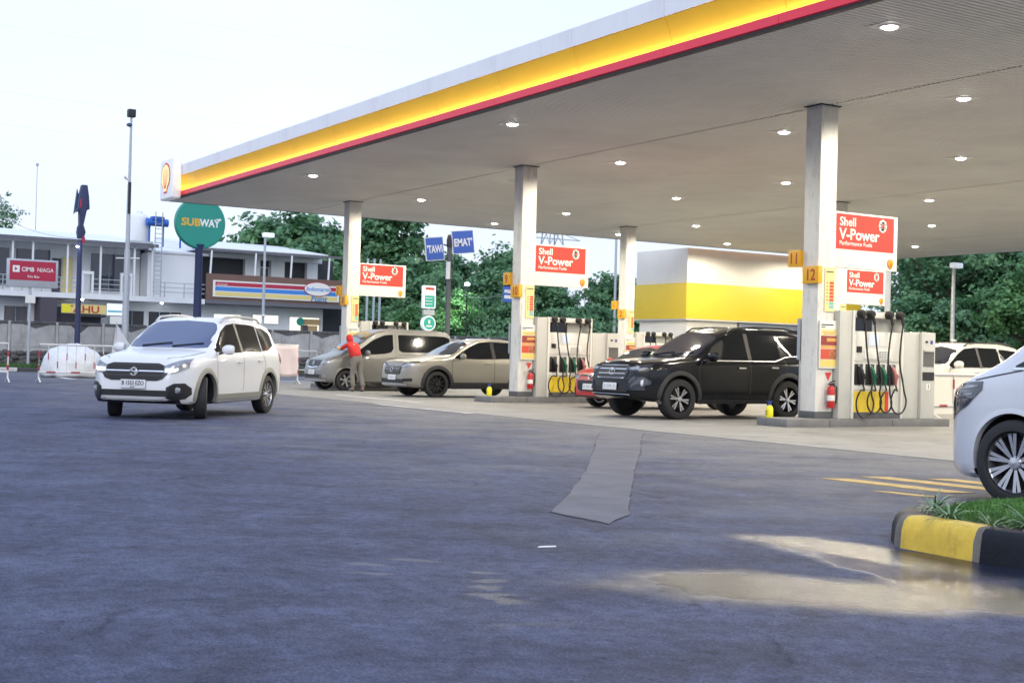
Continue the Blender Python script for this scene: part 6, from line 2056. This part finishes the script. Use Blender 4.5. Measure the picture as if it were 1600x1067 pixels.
E_ = [('pelvis', 'belly'), ('belly', 'chest'), ('chest', 'neck'), ('neck', 'head'), ('head', 'crown'), ('chest', 'shL'), ('shL', 'elL'), ('elL', 'wrL'), ('chest', 'shR'), ('shR', 'elR'), ('elR', 'wrR'), ('pelvis', 'hiL'), ('hiL', 'knL'), ('knL', 'anL'), ('anL', 'toL'), ('pelvis', 'hiR'), ('hiR', 'knR'), ('knR', 'anR'), ('anR', 'toR')]
for s in 'LR':
    wx, wy, wz = J['wr' + s][0]
    J['pa' + s] = ((wx + .06, wy, wz + .01), (.036, .018)); E_.append(('wr' + s, 'pa' + s))
    for q, (dy, ln) in enumerate(((-.03, .075), (-.01, .085), (.01, .08), (.03, .065))):
        J[f'f{s}{q}'] = ((wx + .06 + ln * .6, wy + dy * 1.1, wz + .012), .009); J[f'g{s}{q}'] = ((wx + .06 + ln, wy + dy * 1.2, wz - .012), .008)
        E_ += [('pa' + s, f'f{s}{q}'), (f'f{s}{q}', f'g{s}{q}')]
    sg = -1 if s == 'L' else 1
    J['t' + s] = ((wx + .055, wy + sg * .055, wz - .005), .010); E_.append(('wr' + s, 't' + s))
body_ = skin_mesh('body', J, E_, 'pelvis', 'skin', pe)
jk = {k: (J[k][0], J[k][1] * 1.22) for k in ('pelvis', 'belly', 'chest', 'shL', 'shR')}
jk['pelvis'] = ((.01, 0, .92), .175); jk['belly'] = (J['belly'][0], .165); jk['neck'] = (J['neck'][0], .085)
jk['elL'] = (J['elL'][0], .058); jk['elR'] = (J['elR'][0], .058)
skin_mesh('jacket', jk, [('pelvis', 'belly'), ('belly', 'chest'), ('chest', 'neck'), ('chest', 'shL'), ('shL', 'elL'), ('chest', 'shR'), ('shR', 'elR')], 'pelvis', 'jacket_red', pe)
for s in 'LR':
    a, b = Vector(J['el' + s][0]), Vector(J['wr' + s][0])
    skin_mesh('sleeve', {'a': (a, .054), 'm': ((a + b) / 2, .048), 'b': (b, .038)}, [('a', 'm'), ('m', 'b')], 'a', 'sleeve_yellow', pe)
tr_ = {'w': ((.06, 0, 1.03), .15), 'pelvis': ((0, 0, .90), .155)}
for s in 'LR':
    for k, r in (('hi', .108), ('kn', .078)):
        tr_[k + s] = (J[k + s][0], r)
    p = J['an' + s][0]; tr_['an' + s] = ((p[0], p[1], .11), .072)
skin_mesh('trousers', tr_, [('w', 'pelvis'), ('pelvis', 'hiL'), ('hiL', 'knL'), ('knL', 'anL'), ('pelvis', 'hiR'), ('hiR', 'knR'), ('knR', 'anR')], 'pelvis', 'trouser_grey', pe)
skin_mesh('hood', {'a': ((.32, 0, 1.37), .085), 'b': ((.40, 0, 1.52), .115), 'c': ((.43, 0, 1.64), .085)}, [('a', 'b'), ('b', 'c')], 'a', 'jacket_red', pe)
for s in 'LR':
    a, t = J['an' + s][0], J['to' + s][0]
    skin_mesh('shoe', {'h': ((a[0] - .03, a[1], .055), .052), 'm': (((a[0] + t[0]) / 2, (a[1] + t[1]) / 2, .05), .05), 't': ((t[0] + .02, t[1], .042), .04)}, [('h', 'm'), ('m', 't')], 'h', 'shoe', pe)
# cloth in the hand
from mathutils import noise as _nz
v, f = [], []
for i in range(9):
    for j in range(9):
        x, y = -.10 + i * .025, -.12 + j * .03
        v.append((x, y, .03 * _nz.noise(Vector((x * 14, y * 14, 2))) - .25 * max(0, x) - .06 * abs(y)))
for i in range(8):
    for j in range(8):
        f.append((i * 9 + j, (i + 1) * 9 + j, (i + 1) * 9 + j + 1, i * 9 + j + 1))
wc = MB().add(v, f).build('wiping_cloth', 'cloth_blue', None, None, smooth=True, sharp=80)
wc.modifiers.new('thick', 'SOLIDIFY').thickness = .01
mw = Matrix.Translation((-17.45, -.95, .008)) @ Matrix.Rotation(radians(192), 4, 'Z')
wp = mw @ Vector((.82, -.08, 1.26))
wc.location = wp; wc.rotation_euler = (0, 0, radians(192))
tag(wc, 'blue cleaning cloth held against the van windscreen', 'cloth')
